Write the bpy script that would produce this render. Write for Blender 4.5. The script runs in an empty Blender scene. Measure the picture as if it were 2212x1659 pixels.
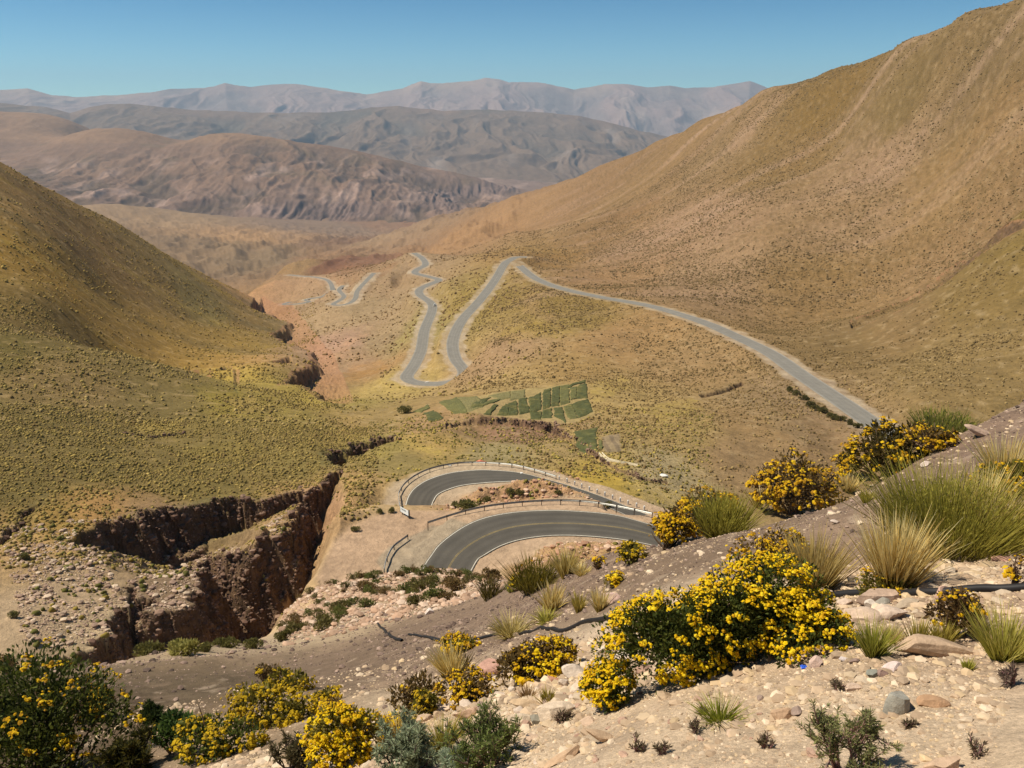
import bpy, math, random
import numpy as np
from mathutils import Vector, Matrix, Euler

random.seed(7)
RNG = np.random.default_rng(11)
scene = bpy.context.scene
COL = scene.collection

# ------------------------------------------------------------------ camera
W, H_ = 1024.0, 768.0
F = 870.0
PITCH = math.radians(17.4)
CP_, SP_ = math.cos(PITCH), math.sin(PITCH)

def ray(px, py):
    """pixel of the 1024x768 frame -> (azimuth, drop per metre of horizontal distance)"""
    px = np.asarray(px, float); py = np.asarray(py, float)
    u = (px - W / 2) / F
    v = (H_ / 2 - py) / F
    dy = CP_ + v * SP_
    dz = -SP_ + v * CP_
    return np.arctan2(u, dy), dz / np.hypot(u, dy)

# ------------------------------------------------------------------ noise
def _hash(ix, iy, seed):
    h = (ix * 374761393 + iy * 668265263 + seed * 974711) & 0xFFFFFFFF
    h = ((h ^ (h >> 13)) * 1274126177) & 0xFFFFFFFF
    h = ((h ^ (h >> 16)) * 2246822519) & 0xFFFFFFFF
    return h ^ (h >> 15)

def perlin(x, y, seed=0):
    x = np.asarray(x, float); y = np.asarray(y, float)
    x0 = np.floor(x).astype(np.int64); y0 = np.floor(y).astype(np.int64)
    fx = x - x0; fy = y - y0
    u = fx * fx * fx * (fx * (fx * 6 - 15) + 10)
    v = fy * fy * fy * (fy * (fy * 6 - 15) + 10)
    def g(ix, iy, dx, dy):
        a = (_hash(ix, iy, seed) & 1023) * (2 * math.pi / 1024)
        return np.cos(a) * dx + np.sin(a) * dy
    n00 = g(x0, y0, fx, fy); n10 = g(x0 + 1, y0, fx - 1, fy)
    n01 = g(x0, y0 + 1, fx, fy - 1); n11 = g(x0 + 1, y0 + 1, fx - 1, fy - 1)
    a = n00 + u * (n10 - n00); b = n01 + u * (n11 - n01)
    return (a + v * (b - a)) * 1.5

def fbm(x, y, octv=4, seed=0, gain=0.5):
    s = 0; amp = 1.0; tot = 0
    for o in range(octv):
        s = s + amp * perlin(x * 2 ** o, y * 2 ** o, seed + o * 17)
        tot += amp; amp *= gain
    return s / tot

def ridged(x, y, octv=4, seed=0, gain=0.5):
    s = 0; amp = 1.0; tot = 0
    for o in range(octv):
        s = s + amp * (1 - np.abs(perlin(x * 2 ** o, y * 2 ** o, seed + o * 17)) * 2)
        tot += amp; amp *= gain
    return s / tot

def sstep(a, b, x):
    t = np.clip((x - a) / (b - a), 0, 1)
    return t * t * (3 - 2 * t)

def srgb(r, g, b):
    c = np.array([r, g, b], float) / 255
    return np.where(c <= 0.04045, c / 12.92, ((c + 0.055) / 1.055) ** 2.4)

# ------------------------------------------------------------------ terrain control: (px, py, horizontal distance)
CTRL = """
1100 768 2.0;1024 768 2.05;920 768 2.1;820 768 2.1;740 768 2.15;650 768 2.25;520 768 2.7;400 768 3.5;260 768 4.8;100 768 6.5;0 768 7.5;-120 768 8.5
1024 700 2.62;920 700 2.62;820 700 2.65;740 700 2.75;650 720 2.7;650 680 3.3;520 720 3.3;400 735 4.3
1024 640 3.3;920 640 3.3;820 650 3.25;740 660 3.3;740 610 4.4;650 640 4.2;650 600 5.6
1024 590 4.2;940 590 4.25;830 598 4.4;960 548 5.4;820 550 5.8;740 560 6.3;1024 540 5.5
820 515 7.6;740 532 8.0;650 565 7.8;650 545 10.5;700 537 9.0;1024 480 7.4;950 490 7.2;880 490 8.1
960 440 9.4;1010 415 10.6;900 470 9.2;1060 395 11.5
520 690 4.0;520 660 6.0;520 640 7.7;520 612 11;520 580 16
585 655 4.6;585 620 6.6;585 595 9.2;600 560 13.5
460 700 4.6;460 665 7.6;460 640 10.2;460 610 15.5;470 590 22
400 710 5.0;400 690 7;400 660 9.8;400 635 13;400 618 17;400 600 24;400 591 33;400 580 45
460 581 38;470 576 46;500 578 24;350 586 40;350 603 29;330 620 25
330 740 4.9;330 700 7.5;330 670 11.5;330 640 18
260 720 6.5;260 690 9.5;260 660 16;262 645 23;290 615 33;300 600 38
100 720 9;100 690 13;110 666 21;180 655 24;0 700 11.5;0 682 18;-120 690 18
;HID 100 40 .80;100 60 .82;100 76 .80;0 40 .84;0 60 .85;0 76 .81;200 45 .79;200 66 .80;200 84 .76;-120 40 .86;-120 76 .80
;HID 290 50 .70;290 70 .74;280 90 .72;350 60 .66;350 80 .635;400 60 .625;400 80 .61;460 60 .63;460 80 .615
;HID 520 25 .62;520 45 .635;520 70 .625;520 85 .60;600 20 .62;600 45 .63;600 75 .62;600 90 .585
;HID 660 16 .59;660 30 .62;660 60 .63;660 85 .59;740 12 .545;740 25 .60;740 55 .61;740 85 .575
;HID 820 11 .52;820 22 .57;820 50 .59;820 90 .545;820 140 .49;900 13 .50;900 30 .54;900 80 .52;900 150 .46;900 210 .40
;HID 1000 15 .42;1000 30 .48;1000 90 .47;1000 160 .42;1000 215 .385;1100 18 .41;1100 60 .45;1100 200 .38
100 655 95;20 640 98;60 600 108;0 610 106;90 568 118;30 570 117;150 600 108;0 560 122;-120 600 108;180 630 99
330 545 108;340 525 112;372 511 119;330 565 100;350 560 101
0 520 140;60 525 134;92 524 133;150 512 140;200 502 146;260 488 155;310 478 162;320 462 172
-120 520 140;-120 450 185;-120 400 240;-120 330 330
0 450 185;150 450 190;80 480 162;250 450 190;320 448 184;0 400 240;80 400 250;150 400 268;250 400 280;300 420 245;250 430 215
0 370 280;120 354 340;60 345 322;180 370 335;235 388 312;280 400 290
;HID 120 410 .272;180 420 .292
0 300 420;0 250 520;0 200 640;0 167 750;60 197 820;120 227 870;180 260 910;235 290 940;262 307 920
-120 250 490;-120 150 680;-120 105 800
100 280 610;100 240 740;180 310 680;60 240 620;230 330 690;100 320 490;200 345 560;265 352 600;40 300 440;150 345 500
;HID -120 1050 .0;0 980 .085;60 1060 .12;120 1120 .155;180 1170 .19;235 1230 .218;0 1500 .10;100 1600 .15;200 1700 .19;0 2800 .105;100 3000 .118
350 470 165;345 492 142;345 505 136;362 455 185;375 445 193;400 440 197;450 430 214;430 455 180;500 440 205;480 450 190
480 433 226;480 419 230;540 436 214;540 424 226;440 412 250;560 396 268;590 381 300;520 390 282;600 415 238;620 440 200;560 450 188
430 398 300;460 393 335;440 388 400;400 405 290;370 420 250;350 432 225;330 440 200
640 470 170;600 470 168;700 490 168;680 465 185;700 450 200;760 440 218;640 430 215;700 400 275;650 380 320;760 400 270;800 420 240;560 420 232
650 340 410;600 340 400;550 350 385;520 370 350;560 320 480;600 312 505;500 340 450;480 350 440;520 300 580
540 290 575;500 285 650;470 330 530;440 360 470;440 330 560
872 424 248;840 401 275;800 374 310;770 353 350;735 336 395;700 321 440;650 306 500;600 297 545;560 288 600;535 278 660;518 266 740
505 264 745;480 300 615;452 340 512;464 370 452;440 385 435;405 381 448;420 350 518;432 310 650;421 293 730;439 281 800;415 273 865;414 254 1030
380 380 455;360 390 445;345 400 350;335 392 430;325 370 540;320 350 640;310 330 780;300 318 880;285 300 1075
300 385 400;290 375 440;295 355 520;305 400 330;290 345 620
350 350 600;380 330 680;400 310 760;370 310 800;350 330 700;390 355 560;400 290 900
378 286 905;390 279 905;384 273 955;396 272 930;354 301 854;332 304 862;339 290 970;328 281 1064;301 276 1148;278 273 1205;390 265 1000;310 298 982;300 262 1350
950 405 256;1000 355 310;1024 300 360;1024 250 400;1024 225 425;960 268 440;900 305 430;840 326 425;780 338 412;900 380 290;850 350 370;960 330 350;950 300 395
1100 225 425;1100 330 320;1100 160 480
1024 215 575;960 258 570;900 298 540;840 316 520;780 325 500;740 322 480
1024 150 640;1024 100 690;1024 50 740;1024 2 790;960 20 850;900 44 920;840 65 1040;765 90 1200;700 120 1390;660 140 1550;600 167 1760;530 192 2000;490 207 2200
1100 150 620;1100 50 720;1100 -40 800
900 200 690;900 120 820;960 130 740;840 200 730;840 130 900;760 260 630;760 200 780;760 140 1000;700 270 650;700 200 900;700 150 1180;640 270 700;640 215 1000;640 175 1380
600 260 780;600 220 1060;560 260 880;560 225 1250;520 252 880;520 225 1500;500 240 1150;480 225 1600;470 260 1100;440 250 1500
;HID 1024 850 -.093;960 910 -.072;900 990 -.05;840 1130 -.032;765 1290 -.010;700 1500 .014;1024 950 -.07;900 1100 -.055;840 1250 -.03;765 1450 -.005;700 1700 .025;600 2100 .078;530 2400 .105;490 2600 .12
440 240 1750;440 217 2600;470 209 2800;410 228 2400;400 246 2050;380 255 1900;360 262 1700;340 258 2000;320 268 1550
;HID 470 3600 .125;440 3400 .13;410 3000 .14
290 272 1750;260 262 2300;230 250 2500;200 250 2600;250 278 1900;270 285 1500;300 285 1250
150 216 4000;250 233 3300;330 226 4200;380 238 3000;200 225 3700;300 245 2700;350 246 2500;120 205 4300
;HID 0 5500 .105;100 5500 .105;200 5500 .107;300 5500 .108;400 5500 .11;512 5500 .12;700 5500 .10;1024 5500 .06
;HID 1024 2500 .02;800 3000 .06;650 4000 .10
"""

def parse_ctrl():
    pts = []
    hid = False
    for line in CTRL.strip().splitlines():
        line = line.strip()
        hid = line.startswith(';HID')
        if hid: line = line[4:]
        for tok in line.split(';'):
            f = tok.split()
            if len(f) != 3: continue
            p, q, r = map(float, f)
            if hid:                       # px, distance, drop per metre
                a, _ = ray(p, 384.0)
                pts.append((float(a), math.log(q), -r))
            else:                         # px, py, distance
                a, t = ray(p, q)
                pts.append((float(a), math.log(r), float(t)))
    return np.array(pts)

CT = parse_ctrl()
AK = 2.0
def tps_fit(P, V, lam):
    n = len(P)
    d2 = ((P[:, None, :] - P[None, :, :]) ** 2).sum(-1)
    K = np.where(d2 > 1e-14, 0.5 * d2 * np.log(d2 + 1e-14), 0) + lam * np.eye(n)
    Q = np.c_[np.ones(n), P]
    A = np.block([[K, Q], [Q.T, np.zeros((3, 3))]])
    return np.linalg.solve(A, np.r_[V, np.zeros(3)])
def tps_eval(P, C, X):
    out = np.empty(len(X))
    for i in range(0, len(X), 20000):
        x = X[i:i + 20000]
        d2 = ((x[:, None, :] - P[None, :, :]) ** 2).sum(-1)
        K = 0.5 * d2 * np.log(d2 + 1e-14)
        out[i:i + 20000] = K @ C[:-3] + C[-3] + x @ C[-2:]
    return out

PN = np.c_[CT[:, 0] * AK, CT[:, 1]]
TC = tps_fit(PN, CT[:, 2], 2e-4)
CA = np.linspace(math.radians(-58), math.radians(58), 180)
CS = np.linspace(math.log(0.7), math.log(6200), 460)
_ga, _gs = np.meshgrid(CA, CS, indexing='ij')
COARSE = tps_eval(PN, TC, np.c_[_ga.ravel() * AK, _gs.ravel()]).reshape(_ga.shape)

def cubic_w(xg, x):
    """weights matrix of cubic interpolation from the uniform nodes xg at x"""
    h = xg[1] - xg[0]
    t = (x - xg[0]) / h
    i = np.clip(np.floor(t).astype(int), 1, len(xg) - 3)
    f = t - i
    Wm = np.zeros((len(x), len(xg)))
    ar = np.arange(len(x))
    Wm[ar, i - 1] = -0.5 * f + f ** 2 - 0.5 * f ** 3
    Wm[ar, i] = 1 - 2.5 * f ** 2 + 1.5 * f ** 3
    Wm[ar, i + 1] = 0.5 * f + 2 * f ** 2 - 1.5 * f ** 3
    Wm[ar, i + 2] = -0.5 * f ** 2 + 0.5 * f ** 3
    return Wm

class Grid:
    def __init__(self, A, S):
        self.A, self.S = A, S
        T = cubic_w(CA, A) @ COARSE @ cubic_w(CS, S).T
        self.a, self.s = np.meshgrid(A, S, indexing='ij')
        self.r = np.exp(self.s)
        self.x = self.r * np.sin(self.a); self.y = self.r * np.cos(self.a)
        self.z = T * self.r
    def sample(self, arr, a, s):
        ia = np.clip((a - self.A[0]) / (self.A[1] - self.A[0]), 0, len(self.A) - 1.001)
        i = ia.astype(int); fa = ia - i
        j = np.clip(np.searchsorted(self.S, s) - 1, 0, len(self.S) - 2)
        fs = np.clip((s - self.S[j]) / (self.S[j + 1] - self.S[j]), 0, 1)
        return ((arr[i, j] * (1 - fa) + arr[i + 1, j] * fa) * (1 - fs)
                + (arr[i, j + 1] * (1 - fa) + arr[i + 1, j + 1] * fa) * fs)

R_SPLIT = 60.0
def srows(*segs):
    out = []
    for r0, r1, st in segs:
        n = max(2, int(round(math.log(r1 / r0) / st)))
        out.append(np.linspace(math.log(r0), math.log(r1), n, endpoint=False))
    out.append([math.log(segs[-1][1])])
    return np.concatenate(out)
FG = Grid(np.linspace(math.radians(-50), math.radians(50), 1250), srows((0.9, 1.8, .02), (1.8, 30, .0055), (30, R_SPLIT, .01)))
VA = Grid(np.linspace(math.radians(-35), math.radians(35), 1120), srows((R_SPLIT, 90, .008), (90, 178, .0017), (178, 330, .0034), (330, 1500, .0055), (1500, 6000, .011)))

def Hz(x, y):
    """final ground height at world x, y"""
    x = np.asarray(x, float); y = np.asarray(y, float)
    a = np.arctan2(x, y); s = np.log(np.maximum(np.hypot(x, y), 0.9))
    return np.where(s < math.log(R_SPLIT), FG.sample(FG.z, a, s), VA.sample(VA.z, a, s))

_RS = np.exp(np.arange(math.log(1.0), math.log(5900), 0.0025))
def hit(px, py, zoff=0.0):
    """where the sight line through a pixel meets the ground"""
    a, t = ray(px, py)
    x = _RS * math.sin(a); y = _RS * math.cos(a)
    d = Hz(x, y) + zoff - float(t) * _RS
    k = np.nonzero(d > 0)[0]
    if len(k) == 0: r = 5000.0
    elif k[0] == 0: r = _RS[0]
    else:
        i = k[0]; f = d[i - 1] / (d[i - 1] - d[i])
        r = _RS[i - 1] + f * (_RS[i] - _RS[i - 1])
    return np.array([r * math.sin(a), r * math.cos(a), float(t) * r])
def hits(pts): return np.array([hit(*p) for p in pts])

def at_z(px, py, z):
    a, t = ray(px, py); r = z / float(t)
    return np.array([r * math.sin(a), r * math.cos(a), z])
def at_r(px, py, r):
    a, t = ray(px, py)
    return np.array([r * math.sin(a), r * math.cos(a), float(t) * r])

def inpoly(x, y, P):
    ins = np.zeros(x.shape, bool)
    n = len(P)
    for i in range(n):
        x0, y0 = P[i][0], P[i][1]; x1, y1 = P[(i + 1) % n][0], P[(i + 1) % n][1]
        c = (y0 > y) != (y1 > y)
        with np.errstate(divide='ignore', invalid='ignore'):
            ins ^= c & (x < (x1 - x0) * (y - y0) / (y1 - y0 + 1e-12) + x0)
    return ins

def resample(P, step):
    P = np.asarray(P, float)
    d = np.r_[0, np.cumsum(np.linalg.norm(np.diff(P[:, :2], axis=0), axis=1))]
    n = max(2, int(d[-1] / step) + 1)
    t = np.linspace(0, d[-1], n)
    return np.c_[[np.interp(t, d, P[:, k]) for k in range(P.shape[1])]].T

def smooth_curve(P, sub=8):
    """Catmull-Rom through the points"""
    P = np.asarray(P, float)
    Q = np.vstack([2 * P[0] - P[1], P, 2 * P[-1] - P[-2]])
    out = []
    for i in range(1, len(Q) - 2):
        p0, p1, p2, p3 = Q[i - 1], Q[i], Q[i + 1], Q[i + 2]
        for k in range(sub):
            t = k / sub
            out.append(0.5 * ((2 * p1) + (-p0 + p2) * t + (2 * p0 - 5 * p1 + 4 * p2 - p3) * t * t + (-p0 + 3 * p1 - 3 * p2 + p3) * t ** 3))
    out.append(P[-1])
    return np.array(out)

def window(G, x, y, rad):
    r = math.hypot(x, y); a = math.atan2(x, y)
    da = rad / r
    i0, i1 = np.searchsorted(G.A, [a - da, a + da])
    j0, j1 = np.searchsorted(G.S, [math.log(max(r - rad, .5)), math.log(r + rad)])
    return slice(i0, i1), slice(j0, j1)

def dist_field(G, P, rad):
    """distance of every grid vertex to the sampled line P (x, y, ...), and the index of the nearest sample; only within rad"""
    D = np.full(G.x.shape, 1e9); K = np.zeros(G.x.shape, int)
    for k, p in enumerate(P):
        si, sj = window(G, p[0], p[1], rad)
        d = np.hypot(G.x[si, sj] - p[0], G.y[si, sj] - p[1])
        m = d < D[si, sj]
        D[si, sj] = np.where(m, d, D[si, sj]); K[si, sj] = np.where(m, k, K[si, sj])
    return D, K

# ------------------------------------------------------------------ canyon carving (rims drawn on the uncarved ground)
def carve(rimL, rimR, kL, kR, depth, wob=1.0, seed=3, rad=60, wl=9.0):
    L = hits(rimL); R = hits(rimR)
    poly = np.vstack([L, R[::-1]])
    Ls = resample(L, 0.8); Rs = resample(R, 0.8)
    dL, iL = dist_field(VA, Ls, rad); dR, iR = dist_field(VA, Rs, rad)
    near = (dL < rad * .98) | (dR < rad * .98)
    m = np.zeros(VA.x.shape, bool)
    m[near] = inpoly(VA.x[near], VA.y[near], poly)
    x, y = VA.x[m], VA.y[m]
    n = fbm(x / wl, y / wl, 3, seed)
    n2 = fbm(x / (wl * .3), y / (wl * .3), 4, seed + 9)
    il = iL[m] * .8; wz = np.clip(dL[m] / 9, 0, 1)
    fl = 2.6 * perlin(il / 6.5, il * 0 + seed, seed + 31) + 1.5 * perlin(il / 2.6, dL[m] / 14 + seed, seed + 32) + .6 * perlin(il / .95, dL[m] / 6 + seed, seed + 33)
    d1 = np.maximum(dL[m] - wob * (1.5 + 2.6 * n + 1.3 * n2 + fl), 0)
    d2 = np.maximum(dR[m] - wob * .5 * (1 + 1.5 * n2) + 1.0 * n * np.clip(dR[m] / 4, 0, 1), 0)
    kL = kL * (1 + .8 * n2)
    c = np.minimum(np.minimum(kL * d1, kR * d2), depth)
    # soft floor
    c = np.where(c > depth * .75, depth * .75 + (c - depth * .75) * .7, c)
    c = np.maximum(c + np.clip(c / 2, 0, 1) * (.55 * perlin(x / 1.7, y / 1.7, seed + 5) + .35 * perlin(x / .7, y / .7, seed + 6)) * wob, 0)
    zz = VA.z[m] - c
    VA.z[m] = zz
    lw = np.where((kL * d1 < kR * d2) | (c > depth * .8), 1.0, 0.0) * (c > .15)
    LEFTW[m] = np.maximum(LEFTW[m], lw)
    return m

LEFTW = np.zeros(VA.x.shape)
MASK_CAN = np.zeros(VA.x.shape, bool)
# shallow ledge under the terrace edge, then the deep trench inside it
MASK_CAN |= carve([(84, 529), (92, 523), (111, 516), (162, 507), (208, 497), (250, 496), (280, 494), (300, 485)],
                  [(66, 546), (88, 562), (115, 573), (160, 580), (205, 570), (240, 555), (272, 530), (306, 500)], 2.4, .50, 9.0, .8, 5, 50, 8)
FINP = hits([(168, 566), (180, 564), (197, 559), (208, 549), (230, 544), (252, 539), (264, 535)]) + [0, 0, 1.3]
MASK_CAN |= carve([(42, 662), (70, 643), (93, 614), (105, 594), (120, 585), (145, 581), (150, 597), (166, 605), (181, 597), (177, 580), (173, 569), (197, 562), (209, 552), (230, 547), (252, 542), (268, 535), (285, 510), (303, 490), (318, 479), (334, 468), (319, 463), (317, 454), (338, 446), (355, 441), (372, 436), (402, 436)],
                  [(190, 720), (225, 690), (255, 650), (285, 612), (305, 590), (322, 568), (334, 550), (341, 535), (343, 520), (347, 500), (346, 485), (348, 470), (354, 458), (372, 447), (402, 440)], 2.8, 1.7, 18.0, 1.25, 3, 80, 11)
# upper gully further down the valley
MASK_CAN |= carve([(345, 413), (322, 401), (300, 386), (276, 387), (292, 372), (312, 364), (306, 350), (284, 343), (268, 334), (288, 325), (270, 312), (250, 303)],
                  [(356, 410), (352, 395), (345, 380), (338, 365), (330, 350), (320, 340), (312, 330), (305, 322), (300, 314), (285, 302), (262, 296)], 1.9, .42, 25.0, 1.6, 21, 120, 22)
def buttress(pts, k, seed):
    P = resample(np.array(pts), .5)
    D, K = dist_field(VA, P, 10)
    m = D < 10
    x, y = VA.x[m], VA.y[m]
    zz = P[K[m], 2] - k * np.maximum(D[m] - .5, 0) * (1 + .35 * perlin(x / 2.2, y / 2.2, seed)) + .5 * perlin(x / 1.1, y / 1.1, seed + 1)
    VA.z[m] = np.maximum(VA.z[m], zz)
buttress(FINP, 2.0, 91)
for (ax, ay), (bx, by), (cx, cy), dr in [((236, 544), (246, 566), (254, 606), 9), ((204, 558), (214, 590), (222, 618), 8), ((292, 503), (297, 530), (300, 562), 6), ((120, 592), (136, 612), (152, 640), 6)]:
    p0 = hit(ax, ay); r0 = float(np.hypot(p0[0], p0[1]))
    buttress([p0 + [0, 0, .2], at_r(bx, by, r0 - dr * .45), at_r(cx, cy, r0 - dr)], 1.5, 77)
# left dry gully, bank below the plots, small erosion ditches
MASK_CAN |= carve([(-40, 560), (0, 530), (25, 506), (48, 492)], [(-40, 580), (0, 552), (30, 528), (50, 496)], 2.2, .6, 6.0, .6, 31, 40, 6)
MASK_CAN |= carve([(446, 424), (470, 418), (500, 417.5), (535, 421), (556, 424), (566, 432), (585, 441), (612, 462), (640, 474), (668, 480)],
                  [(446, 430), (470, 429), (500, 430), (535, 436), (556, 443), (575, 457), (600, 470), (632, 482), (668, 486)], 2.0, .25, 5.0, .5, 41, 40, 6)
MASK_CAN |= carve([(1030, 221), (960, 261), (900, 301), (850, 321)], [(1030, 228), (962, 269), (904, 308), (852, 327)], .7, .5, 3.0, .8, 71, 60, 16)
MASK_CAN |= carve([(235, 362), (262, 360), (290, 356)], [(235, 366), (262, 364), (292, 361)], 1.6, .8, 5.0, .5, 51, 40, 8)
MASK_CAN |= carve([(698, 394), (720, 389), (742, 380)], [(702, 397), (724, 393), (745, 384)], 1.5, 1.2, 3.0, .4, 61, 30, 6)
MASK_CAN |= carve([(118, 430), (150, 434), (182, 432)], [(120, 432), (150, 437), (184, 434)], 1.5, 1.2, 2.2, .4, 66, 30, 6)
MASK_CAN |= carve([(190, 372), (214, 373), (232, 368), (235, 392)], [(188, 378), (214, 378), (240, 373), (239, 394)], 1.5, .7, 3, .4, 67, 30, 6)
# ------------------------------------------------------------------ relief noise
def relief(G, lams, k, rmin=0.09, rmax=.0042):
    for o, lam in enumerate(lams):
        j0 = np.searchsorted(G.S, math.log(max(lam / rmin * .5, .5))); j1 = np.searchsorted(G.S, math.log(lam / rmax))
        j0 = max(j0, 0)
        if j1 - j0 < 2: continue
        sl = (slice(None), slice(j0, j1))
        r = G.r[sl]
        w = sstep(lam / rmin * .5, lam / rmin, r)
        G.z[sl] += w * k * lam * perlin(G.x[sl] / lam + o * 31.7, G.y[sl] / lam - o * 12.3, 100 + o)

def streak(x, y, d, across, along, seed, octv=4):
    u = x * -d[1] + y * d[0]; v = x * d[0] + y * d[1]
    u = u + 0.5 * across * perlin(v / along * 1.3, u / along * 1.3, seed + 5)
    return fbm(u / across, v / along, octv, seed)

relief(VA, [160, 80, 40, 20, 10, 5, 2.5, 1.25, .6], .032)
relief(FG, [6, 3, 1.5, .8, .4, .2, .1, .05], .050, rmin=.25, rmax=.004)
# worn rills running down the two flanks of the valley
_azd = np.degrees(VA.a)
W_MTN = sstep(380, 560, VA.r) * sstep(0, 6, _azd + (VA.r < 900) * 3) * sstep(3400, 2200, VA.r)
W_LFT = sstep(330, 480, VA.r) * sstep(-13, -17, _azd) * sstep(1600, 1000, VA.r)
DM = np.array([-.985, .17]); DLH = np.array([.93, .36])
VA.z += W_MTN * (3.2 * streak(VA.x, VA.y, DM, 70, 500, 71) + 2.0 * streak(VA.x, VA.y, DM, 22, 260, 72) + .8 * streak(VA.x, VA.y, DM, 8, 120, 76)) * np.clip(VA.r / 800, .5, 1.8)
VA.z += W_LFT * (7.0 * streak(VA.x, VA.y, DLH, 120, 600, 78, 2) + 3.0 * streak(VA.x, VA.y, DLH, 60, 450, 73) + 1.6 * streak(VA.x, VA.y, DLH, 18, 200, 74) + .7 * streak(VA.x, VA.y, DLH, 7, 100, 77))
W_FAR = sstep(950, 1600, VA.r) * sstep(6, -2, _azd)
VA.z += W_FAR * (ridged(VA.x / 110, VA.y / 200, 5, 75) - .5) * 22 * sstep(5200, 3000, VA.r)

# ------------------------------------------------------------------ roads
def edge_road(outer, inner, z0, z1, n=90):
    o = smooth_curve(np.array([at_z(px, py, z0 + (z1 - z0) * i / (len(outer) - 1)) for i, (px, py) in enumerate(outer)]), 10)
    q = smooth_curve(np.array([at_z(px, py, z0 + (z1 - z0) * i / (len(inner) - 1)) for i, (px, py) in enumerate(inner)]), 10)
    def rs(P):
        d = np.r_[0, np.cumsum(np.linalg.norm(np.diff(P[:, :2], axis=0), axis=1))]
        t = np.linspace(0, d[-1], n)
        return np.c_[[np.interp(t, d, P[:, k]) for k in range(3)]].T
    o, q = rs(o), rs(q)
    zm = (o[:, 2] + q[:, 2]) / 2
    o[:, 2] = zm; q[:, 2] = zm
    return o, q

def line_road(pts, hw, step=3.0):
    P = resample(smooth_curve(np.array([at_r(*p) for p in pts]), 8), step)
    for _ in range(3):
        P[1:-1] = (P[:-2] + 2 * P[1:-1] + P[2:]) / 4
    T = np.gradient(P[:, :2], axis=0); T /= np.linalg.norm(T, axis=1)[:, None]
    N = np.c_[-T[:, 1], T[:, 0], np.zeros(len(P))]
    return P + N * hw, P - N * hw

B1 = edge_road([(413, 590), (423, 566.5), (429.5, 555.6), (440, 543.3), (459, 529.4), (480.5, 519.4), (508, 513.4), (542, 510.9), (573, 511.3), (612, 514.7), (644, 522.5), (690, 536), (740, 556)],
               [(462, 590), (477, 563), (485, 555.6), (504, 545), (527, 538.3), (558, 535.3), (595, 536.6), (642, 543.3), (700, 560), (750, 585)], -57.6, -53.0, 110)
B2 = edge_road([(402, 522), (404.8, 506), (407, 498.5), (414, 489), (428, 480), (449.6, 473.4), (475.8, 470.6), (496, 470.9), (519, 473), (542, 478), (573, 486.5), (604, 497), (633, 508.5), (668, 523)],
               [(430, 522), (432.6, 506), (434, 501), (440, 493), (459, 486), (480.5, 483), (503, 481.5), (527, 482), (560, 490.5), (590, 501), (615, 511), (640, 522)], -66.5, -59.5, 110)
UP = line_road([(905, 446, 222), (888, 434, 234), (872, 423, 248), (840, 401, 275), (800, 374, 310), (770, 353, 350), (735, 336, 395), (700, 321, 440), (650, 306, 500), (600, 297, 545), (560, 288, 600), (535, 278, 660),
                (521, 267, 730), (516, 262.5, 765)], 3.8)
HP = line_road([(527, 257.2, 800), (517, 257.0, 800), (510, 260, 772), (504, 264.5, 742), (495, 280, 685), (480, 300, 615), (462, 320, 560), (453, 340, 512), (455, 358, 475), (464, 370, 452), (463, 377.5, 441), (452, 382, 436), (436, 384, 436), (418, 383.2, 441),
                (406, 378, 452), (413, 367, 476), (421, 350, 518), (424.5, 330, 575), (432, 311, 648), (431, 303, 680), (420, 295, 722), (420, 289, 752), (429, 284.5, 778), (439, 280, 803), (428, 276.5, 833), (415, 273, 862),
                (418, 269, 885), (425.5, 264.5, 922), (422, 258, 978), (414, 253, 1030)], 3.7)
LO = line_road([(374, 273, 965), (371, 276, 950), (358, 290, 899), (355, 299, 862), (346, 304.5, 845), (333, 304.5, 858), (341, 299.5, 897), (344, 296, 918), (339, 290, 970), (343, 285.5, 1010)], 2.6)
LP = line_road([(333.5, 292, 985), (332.5, 289.5, 995), (331, 284, 1040), (326, 279.5, 1080), (314, 277, 1120), (300, 276, 1150), (288, 274.8, 1180)], 2.8)
LQ = line_road([(330, 292, 1000), (322, 297, 985), (311, 298.3, 980), (304, 300, 980), (310, 301.6, 968), (298, 303.8, 962), (283, 304.5, 975), (290, 302, 990)], 2.6)
ROADS = [B1, B2, UP, HP, LO, LP, LQ]
SHOULD = [(3.2, 3.6, 7.0), (3.4, 2.6, 5.0), (2.0, 1.8, 10), (2.4, 2.4, 11), (3.6, 3.6, 13), (2.2, 2.2, 9), (2.2, 2.2, 9)]   # outer, inner shoulder, blend
M_SHD = np.zeros(VA.x.shape); M_ASP = np.zeros(VA.x.shape)
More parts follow.
